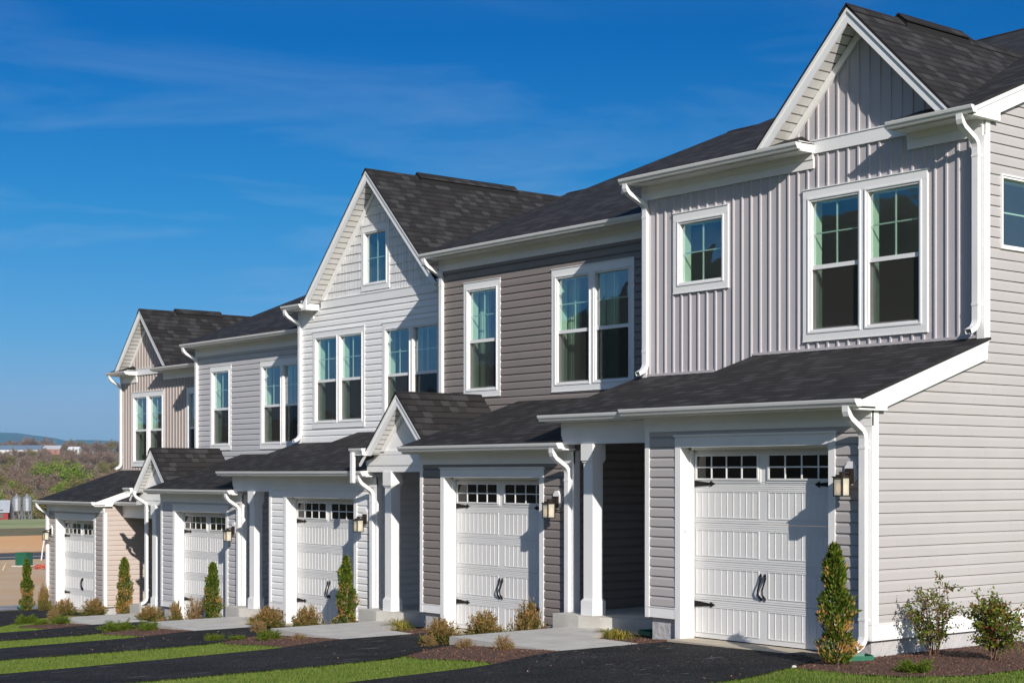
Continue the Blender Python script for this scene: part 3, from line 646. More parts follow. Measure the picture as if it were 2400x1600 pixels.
    if not porch_gable:
        t = MB(); xe = xl_ + .12 if sx > 0 else xl_ - .02
        t.box(-W - .1, xe, .27, yb, 2.795, 2.815); t.box(-W - .1, xe, .265, .29, 2.795, 2.90); t.build('porch_soffit', WHITE, root, sx)
        gutter(root, sx, -W - .17, xe, .175, 2.90, name='porch_gutter')
    else:
        cxg = -W + 1.24; zap = 3.84; hf = 1.13
        gable(root, sx, cxg, zap, hf, yb, .22, CLo - .19, ML, yback=YU, rake=.20, name='porch_gable', slope=1.04, zmin=2.84)
        # replace the long die-in with a ridge that stops at the upper wall
        t = MB(); P = front(yb); tri = lambda z: (zap - .06 - z) / 1.04
        flatwall(t, P, 0, 0, 2.79, zap - .08, xl=lambda z: cxg - tri(z), xr=lambda z: cxg + tri(z))
        pbox(t, P, xa, xb, 2.79, 2.86, 0, .02); t.build('pediment', WHITE, root, sx)
        gutter(root, sx, -W - .10, -W + .30, .18, 2.90, name='porch_gutter')
        t = MB(); t.box(-W - .02, -W + .32, .22, yb, 2.78, 2.80); t.box(-W + .29, -W + .315, .20, yb, 2.78, 2.90); t.build('eave_return', WHITE, root, sx)
    # --- upper wall
    FU = front(YU); holes = []; WU = W
    ubot = 3.45
    for k, (a, b, z0, z1, un, kd) in enumerate(win):
        holes.append(window(root, sx, FU, a, b, z0, z1, un, kd, curtain=curtain))
    xin = WU if not gar['gable'] else None
    g = gar['gable']
    um = MB()
    if upper in ('batten', 'tan'):
        zt = 6.30
        flatwall(um, FU, -WU, 0, ubot, zt, holes); 
        xs = [(-WU + .12 + .1695 * k) for k in range(int((WU - .15) / .1695) + 1)]
        if g:
            cx, zap, hf = g; tri = lambda z: (zap - .22 - z) / 1.02
            flatwall(um, FU, 0, 0, zt, zap - .23, xl=lambda z: max(-WU, cx - tri(z)), xr=lambda z: min(0, cx + tri(z)))
            battens(um, FU, xs, lambda x: ubot, lambda x: max(6.15, zap - .26 - abs(x - cx) * 1.02) if abs(x - cx) < hf - .1 else 6.15, holes)
    else:
        lap(um, FU, -WU, 0, ubot, 6.35 if g else 6.16, holes, zb=-.02)
    um.build('upper_siding', ucol, root, sx)
    if g and upper == 'white':
        cx, zap, hf = g; tri = lambda z: (zap - .22 - z) / 1.02
        a = gar['attic']; hh = window(root, sx, FU, *a, 1, 'single', reveal=False)
        sh = MB(); lap(sh, FU, 0, 0, 6.46, zap - .24, [hh], xl=lambda z: cx - tri(z), xr=lambda z: cx + tri(z), exp=.178, flat=True, zb=.05); sh.build('gable_shake', SHAKE, root, sx)
    # upper side return wall on the right (E unit covers neighbour gap) and left
    sw_ = MB(); lap(sw_, right(0), YU, YU + 1.6, ubot, 6.4) if not side else None
    if not side: sw_.build('side_siding', ucol if upper not in ('batten', 'tan') else col, root, sx)
    # frieze + soffit + gutter of the main eave
    brk = gar.get('eave', [(-WU, 0)])
    fz = MB(); ev = MB()
    for a, b in brk:
        pbox(fz, FU, a, b, 6.13, 6.25, .002, .030); pbox(fz, FU, a, b, 6.25, 6.345, .002, .044)
        a2 = a - (.10 if a == -WU else 0); b2 = b + (.085 if b == 0 else 0)
        ev.box(a2, b2, YU - .325, YU - .03, 6.335, 6.355); ev.box(a2, b2, YU - .33, YU - .305, 6.335, 6.44)
        for xx, on in ((a2, a2 != a), (b2, b2 != b)):
            if not on: ev.box(xx - .012, xx + .012, YU - .33, YU - .002, 6.33, 6.46)
        gutter(root, sx, a2 - (.04 if a != -WU else .02), b2 + .03, YU - .425, 6.43, name='gutter')
    fz.build('frieze_board', WHITE, root, sx); ev.build('eave_soffit', WHITE, root, sx)
    if g:
        cx, zap, hf = g
        t = MB(); pbox(t, FU, cx - hf + .3, cx + hf - .3, 6.32, 6.49, -.004, .034); pbox(t, FU, cx - hf + .3, cx + hf - .3, 6.485, 6.50, -.004, .045); t.build('band_board', WHITE, root, sx)
        if upper == 'white':
            for s_ in (-1, 1):
                t = MB(); t.box(cx + s_ * (hf - .20), cx + s_ * (hf + .005), YU - .335, YU - .004, 6.30, 6.50); t.build('eave_return', WHITE, root, sx)
    t = MB(); pbox(t, FU, -WU, -WU + .08, 3.45, 6.13, -.004, .030); t.box(-WU - .03, -WU - .001, YU - .03, YU + .06, 3.4, 6.33)
    if side: pbox(t, FU, -.08, .03, 3.66, 6.13, -.004, .030); t.box(.001, .030, YU + .0045, YU + .085, 3.66, 6.33)
    t.build('corner_board', WHITE if upper != 'batten' else WHITE, root, sx)
    t = MB(); zf = lambda x: low(YU)
    pbox(t, FU, -cornL - .1, .02, low(YU) + .0, low(YU) + .035, 0, .024)
    if not porch_gable: pbox(t, FU, -WU, -4.45, por(YU), por(YU) + .035, 0, .024)
    t.build('wall_flashing', ucol, root, sx)
    # --- main roof
    r = MB(); xa, xb = -WU - .15, (.12 if side else 0.0)
    ye = YU - .37
    def rp(p): roofplane(r, p, (1, 0, 0))
    if g:
        cx, zap, hf = g; ze = zap - 1.02 * hf
        yg = YU + .03
        # strips of main roof beside the gable down to the eave, the rest starts at the wall
        rp([(xa, yg, upp(yg)), (xb, yg, upp(yg)), (xb, RIDGE, upp(RIDGE)), (xa, RIDGE, upp(RIDGE))])
        for a, b in brk:
            a2 = xa if a == -WU else a - .02; b2 = xb if b == 0 else b + .02
            if a == -WU and b != 0: rp([(a2, ye, upp(ye)), (b2, ye, upp(ye)), (b2 - .26, yg + .002, upp(yg) + .001), (a2, yg + .002, upp(yg) + .001)]); rp([(b2, ye, upp(ye)), (b2, yg + .0, upp(ye) + .01), (b2 - .26, yg, upp(yg) + .002)])
            elif b == 0 and a != -WU: rp([(a2, ye, upp(ye)), (b2, ye, upp(ye)), (b2, yg + .002, upp(yg) + .001), (a2 + .26, yg + .002, upp(yg) + .001)]); rp([(a2, ye, upp(ye)), (a2 + .26, yg, upp(yg) + .002), (a2, yg, upp(ye) + .01)])
    else: rp([(xa, ye, upp(ye)), (xb, ye, upp(ye)), (xb, RIDGE, upp(RIDGE)), (xa, RIDGE, upp(RIDGE))])
    rp([(xa, RIDGE, upp(RIDGE)), (xb, RIDGE, upp(RIDGE)), (xb, 2 * RIDGE - ye, upp(ye)), (xa, 2 * RIDGE - ye, upp(ye))])
    for s_ in (-1, 1): rp([(xa, RIDGE, upp(RIDGE) + .014), (xb, RIDGE, upp(RIDGE) + .014), (xb, RIDGE + s_ * .15, upp(RIDGE) + .014 - .15 * MU), (xa, RIDGE + s_ * .15, upp(RIDGE) + .014 - .15 * MU)])
    ro = r.build('roof', SHING, root, sx)
    v = MB(); va, vb = (-3.4, -.9) if side else (-WU + 1.5, -1.5)
    for s_ in (-1, 1):
        roofplane(v, [(va, RIDGE, upp(RIDGE) + .075), (vb, RIDGE, upp(RIDGE) + .075), (vb, RIDGE + s_ * .18, upp(RIDGE) + .07 - .18 * MU), (va, RIDGE + s_ * .18, upp(RIDGE) + .07 - .18 * MU)], (1, 0, 0), th=.012)
        v.extr([(RIDGE + s_ * .01, upp(RIDGE)), (RIDGE + s_ * .165, upp(RIDGE) - .165 * MU), (RIDGE + s_ * .165, upp(RIDGE) - .165 * MU + .055), (RIDGE + s_ * .01, upp(RIDGE) + .06)], 'x', va + .01, vb - .01, mi=1)
    v.build('ridge_vent', [SHING, VENT], ro, sx)
    if g: gable(root, sx, g[0], g[1], g[2], YU, .32, CUp, MU, rake=.20, name='front_gable', fr_w=.13, vent=(VA, VB) if g[2] < 2 else (VC, VD))
    # left end wall + rake of the main roof
    t = MB(); P = lambda u, z, n: (-WU - n, u, z)
    lap(t, P, YU, 2 * RIDGE - YU, 2.6, upp(RIDGE) - .1, xl=lambda z: max(YU, (z + .1 - CUp) / MU), xr=lambda z: min(2 * RIDGE - YU, 2 * RIDGE - (z + .1 - CUp) / MU)); t.build('end_siding', ucol, root, sx)
    t = MB()
    for s_ in (1, -1):
        q = lambda y: (RIDGE + s_ * (y - RIDGE), upp(y) - .035)
        t.extr([q(YU - .33), q(RIDGE), (q(RIDGE)[0], q(RIDGE)[1] - .2), (q(YU - .33)[0], q(YU - .33)[1] - .2)], 'x', -WU - .145, -WU - .12)
        if side:
            t.extr([q(YU - .33), q(RIDGE), (q(RIDGE)[0], q(RIDGE)[1] - .055), (q(YU - .33)[0], q(YU - .33)[1] - .055)], 'x', .002, .112)
            t.extr([(q(YU - .33)[0], q(YU - .33)[1] - .05), (q(RIDGE)[0], q(RIDGE)[1] - .05), (q(RIDGE)[0], q(RIDGE)[1] - .22), (q(YU + .2)[0], q(YU + .2)[1] - .22), (q(YU + .2)[0], 6.315), (q(YU - .33)[0], 6.315)], 'x', .002, .095)
    t.build('main_rake_board', WHITE, root, sx)
    # --- rooms behind the glass
    t = MB(); a, b, c, d_, e, f_ = -WU + .05, -.05, YU + .12, YU + 3.8, 3.75, 6.1
    t.quad((a, c, e), (b, c, e), (b, d_, e), (a, d_, e)); t.quad((a, c, f_), (b, c, f_), (b, d_, f_), (a, d_, f_)); t.quad((a, d_, e), (b, d_, e), (b, d_, f_), (a, d_, f_)); t.quad((a, c, e), (a, d_, e), (a, d_, f_), (a, c, f_)); (None if side else t.quad((b, c, e), (b, d_, e), (b, d_, f_), (b, c, f_)))
    t.build('upper_room', INTR, root, sx)
    if g and upper == 'white':
        t = MB(); t.box(g[0] - .75, g[0] + .60, YU + .15, YU + 1.0, 6.5, 7.93); t.build('attic_room', DARK_BACK, root, sx)  # box close behind the glass, shade put into its dark colour
    return root

labels_side = {}; VA, VB, VC, VD = 2.83, 4.25, 3.03, 5.60
GW = (1.765, 3.80)   # window bottom / top above the upper floor datum, measured from garage floor -> add 2.06
Z0w, Z1w = 1.755 + 2.06, 3.80 + 2.06
eL = empty  # alias
E_ = unit('E', 0, 0, 0, 5.90, 'greige', 'batten', dict(gable=(-1.81, 8.07, 1.58), eave=[(-5.90, -2.62), (-1.10, 0)]),
          [(-2.80, -.80, Z0w + .015, Z1w, 2, 'double'), (-5.26, -4.17, 4.69, 5.865, 1, 'single')], side=True, cornL=3.60, casL=3.08, casR=.50,
          labels='townhouse with greige board-and-batten upper wall, the nearest and rightmost of the row')
D_ = unit('D', -5.90, .73, -.385, 6.12, 'brown', 'brown', dict(gable=None), [(-5.40, -4.35, Z0w, Z1w, 1, 'double'), (-2.97, -.97, Z0w, Z1w, 2, 'double')],
          porch_gable=True, colx=.76, cornL=3.74, casL=3.21, casR=.65, curtain=True, labels='dark brown lap-sided townhouse between the white one and the greige one')
C_ = unit('C', -12.03, 1.46, -.775, 6.12, 'white', 'white', dict(gable=(-3.07, 8.92, 2.46), eave=[(-6.12, -5.52), (-.62, 0)], attic=(-3.69, -2.69, 6.55, 7.87)),
          [(-5.56, -3.57, Z0w, Z1w, 2, 'double'), (-2.93, -.95, Z0w, Z1w, 2, 'double')], cornL=3.70, colx=.88, casL=3.18, casR=.62, labels='white townhouse with a tall front gable and attic window, middle of the row')
B_ = unit('B', -18.15, 2.19, -1.16, 6.12, 'gray', 'gray', dict(gable=None), [(-5.38, -4.33, Z0w, Z1w, 1, 'double'), (-2.95, -.97, Z0w, Z1w, 2, 'double')],
          porch_gable=True, colx=1.05, cornL=3.72, casL=3.15, casR=.60, labels='light gray lap-sided townhouse with a small porch gable, beyond the white one')
# mirrored end unit: local x runs from its left boundary
labels_side['A'] = 'beige'
A_ = unit('A', -30.30, 2.98, -1.53, 6.05, 'tan', 'tan', dict(gable=(-1.85, 8.07, 1.58), eave=[(-6.05, -2.66), (-1.05, 0)]),
          [(-2.70, -.76, Z0w, Z1w, 2, 'double'), (-5.05, -4.0, Z0w, Z1w, 1, 'double')], sx=-1, cornL=3.58, casL=3.08, casR=.50, labels='beige end townhouse at the far left with taupe board-and-batten upper wall')

# E: side wall with window, skirt
sm = MB(); rw = right(0)
sh = window(E_, 1, rw, 2.44, 4.3, 4.80, 5.71, 1, 'single', trim=False)
xlow = lambda z: (0 if z < 2.80 else (max(0.0, (z + .20 - CLo) / ML) if z < low(YU) - .2 else (YU if z < upp(YU) - .3 else max(YU, (z + .25 - CUp) / MU))))
lap(sm, rw, 0, 15.6, .38, 9.5, holes=[sh], xl=xlow, xr=lambda z: min(15.6, 2 * RIDGE - (z + .25 - CUp) / MU) if z > 6.3 else 15.6, zb=.36 - EXP * 2)
sm.build('side_siding', SID['greige'], E_)
t = MB(); pbox(t, rw, .005, 15.6, .20, .38, .001, .026); pbox(t, rw, .005, 15.6, .38, .392, .001, .034); t.build('side_skirt_board', WHITE, E_)

# lanterns, downspouts, splash pieces
for root, sx, x in ((E_, 1, -.27), (D_, 1, -.34), (C_, 1, -.32), (B_, 1, -.32), (A_, -1, -.26)):
    lantern(root, sx, x, 2.07)
for root in (E_, D_, C_, B_, A_):
    sx = -1 if root is A_ else 1
    downspout(root, sx, -.06, -.36, 2.82, -.03, (.09 if root in (E_,) else -.06 if root in (C_, B_, D_) else -.05), dx=.0)
for root, Wd in ((E_, 5.90), (D_, 6.12), (C_, 6.12), (B_, 6.12)):
    gab = root in (D_, B_)
    downspout(root, 1, -Wd - .02, YU - .36, 6.35, YU - .01, (por(YU) + .02) if not gab else 3.3, dx=.10)
downspout(A_, -1, -.03, YU - .36, 6.35, YU - .01, low(YU) + .03, dx=-.05)
downspout(E_, 1, -.08, YU - .36, 6.35, YU - .03, low(YU) + .05, dx=.02)
# short drop from the brown house's porch gutter onto the white house's garage roof; long one at the gray house
downspout(B_, 1, -5.60, .19, 2.82, .54, .11, dx=.03)
t = MB(); t.box(-6.12 - .06, -6.12 + .02, .19, .25, 2.30, 2.83); t.build('porch_downspout', GUT, D_)

# ------------------------------------------------------------------ ground
UN = [(0, 0, 0), (-5.90, .73, -.385), (-12.03, 1.46, -.775), (-18.15, 2.19, -1.16), (-24.25, 2.98, -1.53)]
_kx = []
for (x0, y0, z0) in UN[:4]: _kx += [(x0 - .5, z0 - .035), (x0 - 3.2, z0 - .070), (x0 - 5.35, z0 - .19)]
_kx += [(-27.2, -1.53 - .03), (-30.0, -1.53 - .07), (-33, -1.99), (-47, -2.50), (-63, -2.44), (-80, -2.44), (-150, -2.44), (-260, -11), (-420, -10.5), (-766, 4.6), (-1350, 20.8), (-1500, 23), (-2200, 2), (-20000, 0)]
_kx = [(400, .9), (20, .45), (3, .09), (.9, .05)] + _kx
_kx.sort(); KX = np.array([a for a, b in _kx]); KZ = np.array([b for a, b in _kx])
def gz(x, y):
    x = np.asarray(x, float); y = np.asarray(y, float); z = np.interp(x, KX, KZ)
    zp = -.05 + .062 * (np.minimum(x, 3) + 1.8) - .03 * np.clip(x, 0, 3)                # the lawn runs on one even cross-fall away from the facade
    yl = y + .12 * np.clip(x, -33, 0); k = np.clip((-2.7 - yl) / 1.2, 0, 1) * np.clip((3 - x) / 2, 0, 1) * np.clip((x + 33) / 4, 0, 1)
    z = z + (zp - z) * k * k * (3 - 2 * k)
    return z
def sheet(name, xs, ys, mat_, dz=0.0, fn=None, kind='structure', label=None):
    xs = np.array(xs, float); ys = np.array(ys, float); X, Y = np.meshgrid(xs, ys); Z = gz(X, Y) + dz
    if fn is not None: Z = Z + fn(X, Y)
    v = np.c_[X.ravel(), Y.ravel(), Z.ravel()]; nx = len(xs); f = []
    for j in range(len(ys) - 1):
        for i in range(nx - 1): f.append((j * nx + i, j * nx + i + 1, (j + 1) * nx + i + 1, (j + 1) * nx + i))
    me = bpy.data.meshes.new(name); me.from_pydata(v.tolist(), [], f); me.materials.append(mat_)
    me.polygons.foreach_set('use_smooth', [True] * len(f)); me.update()
    o = bpy.data.objects.new(name, me); C.objects.link(o); o['kind'] = kind
    if label: o['label'] = label
    return o
LAWN = mat('lawn_soil_green', (0.07, 0.12, 0.02), 0.95, noise=(1.3, 0, (0.075, 0.115, 0.022), (0.115, 0.155, 0.036)), bump=(50, .6, .02))
DIRT = mat('bare_dirt', (0.30, 0.22, 0.14), 0.95, noise=(.35, 0, (0.56, 0.35, 0.18), (0.58, 0.44, 0.29)), bump=(5, .8, .05))
DIRT2 = mat('orange_dirt', (0.42, 0.25, 0.12), 0.95, noise=(.3, 0, (0.78, 0.38, 0.14), (0.76, 0.47, 0.23)), bump=(3, .8, .1))
FIELD = mat('green_field', (0.11, 0.17, 0.045), 0.95, noise=(.09, 0, (0.19, 0.27, 0.09), (0.46, 0.42, 0.20)))
HILLM = mat('wooded_hill_floor', (0.09, 0.085, 0.045), 0.95, noise=(.03, 0, (0.06, 0.07, 0.03), (0.13, 0.11, 0.065)))
ASPH = mat('fresh_asphalt', (0.018, 0.018, 0.020), 0.95, noise=(90, 0, (0.004, 0.004, 0.0045), (0.034, 0.033, 0.034)), bump=(90, 1, .012), spec=.12)
ROADM = mat('road_asphalt', (0.07, 0.07, 0.075), .9, noise=(.8, .1))
MULCH = mat('bark_mulch', (0.070, 0.036, 0.024), 0.95, noise=(34, 0, (0.05, 0.023, 0.015), (0.17, 0.085, 0.055)), bump=(38, 1.0, .05))
GRAV = mat('gray_gravel', (0.30, 0.30, 0.31), .95, noise=(3, .35), bump=(9, 1, .1))
fr_ = lambda a, b, n: list(np.linspace(a, b, n))
KNOT = sorted(set([k for k in KX if -33 <= k <= 400]))
sheet('ground', sorted(set(fr_(-33, 8, 230) + fr_(8, 60, 20) + KNOT)), fr_(-60, -9, 14) + fr_(-8.8, 6, 100) + fr_(7, 60, 12), LAWN)
sheet('lawn_beyond', sorted(set([60, 90, 150, 250, 400])), fr_(-400, 400, 41), LAWN)
sheet('lawn_across_street', fr_(-33, 60, 12), fr_(-400, -60, 30), HILLM)
sheet('lawn_behind', fr_(-33, 60, 12), fr_(60, 600, 8), LAWN)
sheet('lawn_verge', [-36, -34.5, -33], fr_(-400, -60, 5) + fr_(-50, 60, 23) + [150], LAWN); sheet('gravel_strip', [-39, -36], fr_(-60, 60, 25), GRAV, .02)
sheet('dirt_lot', [-36, -40, -47, -55, -63, -70.5][::-1], [-400, -300, -200, -100, -60, 0, 10, 20, 30, 60, 150], DIRT)
sheet('road', [-77.5, -70.5], [-400, -300, -200, -100, -60, 0, 60, 150], ROADM)
sheet('road_kerb_near', [-70.9, -70.5], [-60, 150], CONC, .12); sheet('road_kerb_far', [-77.9, -77.5], [-60, 150], CONC, .12)
sheet('dirt_bank', [-102, -90, -77.5], [-400, -300, -200, -100, -60, 0, 60, 150], DIRT2)
sheet('rough_grass', [-118, -102], [-400, -300, -200, -100, -60, 0, 60, 150], mat('rough_grass', (.16, .135, .06), .95, noise=(.4, 0, (.10, .12, .035), (.24, .17, .09))))
sheet('field', fr_(-260, -118, 12), [-400, -300, -200, -100, -60, 0, 60, 150, 300], FIELD)
sheet('hillside', sorted(set(fr_(-2400, -260, 60))), [-1500, -900, -600, -400, -300, -200, -100, -60, 0, 60, 150, 300, 700, 1500, 2500], HILLM)

def hill_fn(X, Y):
    t_ = np.clip((-Y - 45) / 150, 0, 1); return (27 + 23 * np.clip((X + 235) / 70, 0, 1)) * t_ * t_ * (3 - 2 * t_) * (1 + .05 * np.sin(X * .013) + .03 * np.sin(X * .041 + 1)) - 1.5
sheet('hill_across_street', fr_(-900, 250, 80), fr_(-420, -42, 40), mat('dark_wooded_hill', (.06, .055, .03), .95, noise=(.05, 0, (.06, .055, .035), (.14, .12, .085))), 0, lambda X, Y: hill_fn(X, Y) - gz(X, Y) * 0)
def polysheet(name, pts, dz, mat_, kind='structure', thick=None, sub=.35, jag=0.0, label=None, zf=None):
    """planar outline laid over the ground, gridded so that it follows it; pts = list of (x,y)"""
    import mathutils
    P = []
    n = len(pts)
    for i in range(n):
        a, b = np.array(pts[i]), np.array(pts[(i + 1) % n]); L_ = np.hypot(*(b - a)); k = max(1, int(L_ / sub))
        for j in range(k):
            q = a + (b - a) * j / k
            if jag and j: q = q + NR.normal(0, jag, 2)
            P.append(tuple(q))
    xs = [p[0] for p in P]; ys = [p[1] for p in P]; extra = []
    def inside(x, y):
        c = False; j = len(P) - 1
        for i in range(len(P)):
            if (P[i][1] > y) != (P[j][1] > y) and x < (P[j][0] - P[i][0]) * (y - P[i][1]) / (P[j][1] - P[i][1]) + P[i][0]: c = not c
            j = i
        return c
    for x in np.arange(min(xs), max(xs), sub):
        for y in np.arange(min(ys), max(ys), sub):
            if inside(x, y) and min((x - a) ** 2 + (y - b) ** 2 for a, b in P) > (sub * .4) ** 2: extra.append((x, y))
    V = [Vector(p) for p in P + extra]; e = [(i, (i + 1) % len(P)) for i in range(len(P))]
    v2, _, f2, _, _, _ = mathutils.geometry.delaunay_2d_cdt(V, e, [], 1, 1e-5)
    v3 = [(p.x, p.y, (float(gz(p.x, p.y)) + dz if zf is None else zf(p.x, p.y))) for p in v2]
    me = bpy.data.meshes.new(name); fs = [tuple(f) for f in f2]
    if thick:
        nb = len(v3); v3 = v3 + [(x, y, z - thick) for x, y, z in v3]
        # skirt around boundary edges
        cnt = {}
        for f in fs:
            for i in range(len(f)): k = tuple(sorted((f[i], f[(i + 1) % len(f)]))); cnt[k] = cnt.get(k, 0) + 1
        fs += [(a, b, b + nb, a + nb) for (a, b), c in cnt.items() if c == 1]
    me.from_pydata(v3, [], fs); me.materials.append(mat_); me.update(); o = bpy.data.objects.new(name, me); C.objects.link(o); o['kind'] = kind
    if label: o['label'] = label
    return o

# mulch beds, driveways, walks, aprons
beds = []; drives = []
def loc(pts, i): x0, y0, _ = UN[i]; return [(x0 + a, y0 + b) for a, b in pts]
drive_poly = [(-3.03, .04), (-3.03, -.6), (-3.08, -1.94), (-2.75, -3.2), (-2.45, -4.8), (-2.15, -6.4), (-1.95, -8), (-1.9, -16), (1.05, -16), (1.1, -5), (.95, -3.7), (.6, -2.6), (.25, -1.5), (-.35, -.3), (-.55, .04)]
for i in range(4): drives.append(loc(drive_poly if i else drive_poly[:10] + [(1.0, -3.9), (.45, -2.4), (.08, -1.43), (-.3, -.5), (-.55, .04)], i))
drives.append([(-29.75, 3.0), (-29.9, 1.5), (-29.5, .3), (-27.6, -3.2), (-26.6, -7.5), (-26.4, -13), (-23.3, -13), (-23.35, -4), (-24.1, -.8), (-25.6, .6), (-26.75, 1.3), (-27.25, 3.0)])
bed0 = [(0.0, .0), (-.55, .02), (-.3, -.5), (.08, -1.43), (.5, -1.58), (1.1, -1.70), (1.6, -1.52), (2.0, -1.0), (2.05, -.2), (1.9, .5), (1.3, 1.2), (.7, 2.0), (0.0, 2.9)]
beds.append(bed0)
for i in range(1, 5):
    x0, y0, _ = UN[i]; ux, uy, _ = UN[i - 1]
    beds.append([(x0 - .6, y0 + .02), (x0 - .35, y0 - .3), (x0 + .25, y0 - 1.5), (x0 + .6, y0 - 2.6), (x0 + .92, y0 - 3.6), (x0 + 1.5, y0 - 3.78), (x0 + 2.3, y0 - 3.75), (ux - 2.9, uy - 3.1), (ux - 2.68, uy - 3.28), (ux - 3.08, uy - 1.94), (ux - 3.03, uy - .6), (ux - 3.03, uy + .06), (ux - 3.6, uy + .06), (ux - 3.6, uy + .7), (ux - 5.9, uy + .9)])
beds.append([(-30.1, 3.1), (-29.9, 1.5), (-29.5, .3), (-30.6, .8), (-33.5, 2.0), (-34.5, 3.6), (-33, 5), (-30.3, 6)])
for i, b in enumerate(beds):
    polysheet('mulch_bed', b, .022, MULCH, jag=.02, sub=.22)
for d in drives: polysheet('driveway', d, .030, ASPH2, jag=.006, sub=.4)
walk = [(-5.52, -1.78), (-5.55, .40), (-4.95, .70), (-4.55, .1), (-4.15, -.52), (-3.14, -.62), (-3.06, -1.2), (-3.03, -1.95), (-4.2, -1.88)]
for i in range(4):
    z0 = UN[i][2]; p = loc(walk, i)
    polysheet('walkway', p, 0, CONC, thick=.30, zf=lambda x, y, z0=z0, x0=UN[i][0]: z0 - .058 + .012 * (x - x0 + 4.2), sub=.5)
    t = MB()
    q = loc([(-5.53, -.72), (-4.0, -.74)], i); t.box(q[0][0], q[1][0], q[0][1] - .004, q[0][1] + .004, z0 - .0745, z0 - .0735)
polysheet('walkway', [(-26.4, .9), (-25.3, 3.6), (-24.5, 3.6), (-24.2, 1.4), (-23.9, .5), (-24.6, .4)], 0, CONC, thick=.3, zf=lambda x, y: -1.53 - .06, sub=.5)
for i in range(5):
    x0, y0, z0 = UN[i] if i < 4 else (-30.30, 2.98, -1.53)
    a, b = (x0 - 2.99, x0 - .58) if i < 4 else (x0 + .58, x0 + 2.99)
    t = MB(); t.box(a - .02, b + .02, y0 - .24, y0 + .23, z0 - .3, z0 - .012)
    o = t.build('garage_apron', CONC2); o['kind'] = 'structure'

def pip(poly, xs, ys):
    c = np.zeros(len(xs), bool); j = len(poly) - 1
    for i in range(len(poly)):
        xi, yi = poly[i]; xj, yj = poly[j]
        m = ((yi > ys) != (yj > ys)) & (xs < (xj - xi) * (ys - yi) / (yj - yi + 1e-12) + xi); c ^= m; j = i
    return c
def blades(name, xs, ys, h, w_, mats, label, zoff=0.0, lean=.5, flat=False):
    n = len(xs); z = gz(xs, ys) + zoff; a = NR.uniform(0, 2 * np.pi, n); hh = h * NR.uniform(.55, 1.25, n); ww = w_ * NR.uniform(.7, 1.3, n)
    la = NR.uniform(0, 2 * np.pi, n); ll = hh * NR.uniform(0, lean, n)
    dx, dy = np.cos(a) * ww / 2, np.sin(a) * ww / 2
    v = np.empty((n, 3, 3)); v[:, 0] = np.c_[xs - dx, ys - dy, z]; v[:, 1] = np.c_[xs + dx, ys + dy, z]; v[:, 2] = np.c_[xs + np.cos(la) * ll, ys + np.sin(la) * ll, z + hh]
    me = bpy.data.meshes.new(name); me.vertices.add(n * 3); me.vertices.foreach_set('co', v.ravel()); me.loops.add(n * 3); me.loops.foreach_set('vertex_index', np.arange(n * 3))
    me.polygons.add(n); me.polygons.foreach_set('loop_start', np.arange(n) * 3); me.polygons.foreach_set('loop_total', np.full(n, 3))
    for m in mats: me.materials.append(m)
    me.polygons.foreach_set('material_index', NR.choice(len(mats), n, p=[.5, .3, .14, .06] if len(mats) == 4 else None).astype(np.int32)); me.update(calc_edges=True)
    o = bpy.data.objects.new(name, me); C.objects.link(o); tag(o, label, 'grass' if 'grass' in name else 'mulch', kind='stuff'); return o
def leafm(name, c, tr=.35):
    m = bpy.data.materials.new(name); m.use_nodes = True; t = m.node_tree; t.nodes.clear()
    d = N(t, 'ShaderNodeBsdfDiffuse'); d.inputs['Color'].default_value = (*c, 1); tl = N(t, 'ShaderNodeBsdfTranslucent'); tl.inputs['Color'].default_value = (*[min(1, k * 1.25) for k in c], 1)
    mm = N(t, 'ShaderNodeMixShader'); mm.inputs[0].default_value = tr; oo = N(t, 'ShaderNodeOutputMaterial')
    nz_ = N(t, 'ShaderNodeTexNoise'); nz_.inputs['Scale'].default_value = 3; tc_ = N(t, 'ShaderNodeTexCoord'); t.links.new(tc_.outputs['Object'], nz_.inputs['Vector'])
    mxx = N(t, 'ShaderNodeMix', data_type='RGBA'); mxx.inputs['A'].default_value = (*[k * .7 for k in c], 1); mxx.inputs['B'].default_value = (*[min(1, k * 1.3) for k in c], 1)
    t.links.new(nz_.outputs['Fac'], mxx.inputs['Factor']); t.links.new(mxx.outputs['Result'], d.inputs['Color'])
    t.links.new(d.outputs[0], mm.inputs[1]); t.links.new(tl.outputs[0], mm.inputs[2]); t.links.new(mm.outputs[0], oo.inputs[0]); return m
G1, G2, G3, G4 = leafm('grass_green', (.13, .20, .035)), leafm('grass_light', (.23, .29, .07)), leafm('grass_deep', (.075, .13, .022)), leafm('grass_straw', (.30, .26, .12))
# visible lawn wedge in front of the row
n = 2200000
gx = NR.uniform(-33, 6, n); gy = NR.uniform(-11, 3.5, n)
dcam = np.hypot(gx - 11.2, gy + 14.2); keep = NR.random(n) < np.clip((17.0 / dcam) ** 1.2, .12, 1)
fx = (gx - 11.239) * (-.7790) + (gy + 14.209) * .6270; rx_ = (gx - 11.239) * .6270 + (gy + 14.209) * .7790
keep &= (fx > 5) & (np.abs(rx_ / fx) < .36)
for p in drives + beds: keep &= ~pip(p, gx, gy)
for i in range(4): keep &= ~pip(loc(walk, i), gx, gy)
fac = np.interp(gx, [-30.3, -24.25, -18.15, -12.03, -5.9, 0, 3], [3.0, 3.0, 2.2, 1.46, .73, 0, 0]); keep &= gy < fac - .02
blades('lawn_grass', gx[keep], gy[keep], .036, .009, [G1, G2, G3, G4], 'short mown green grass of the front lawns')
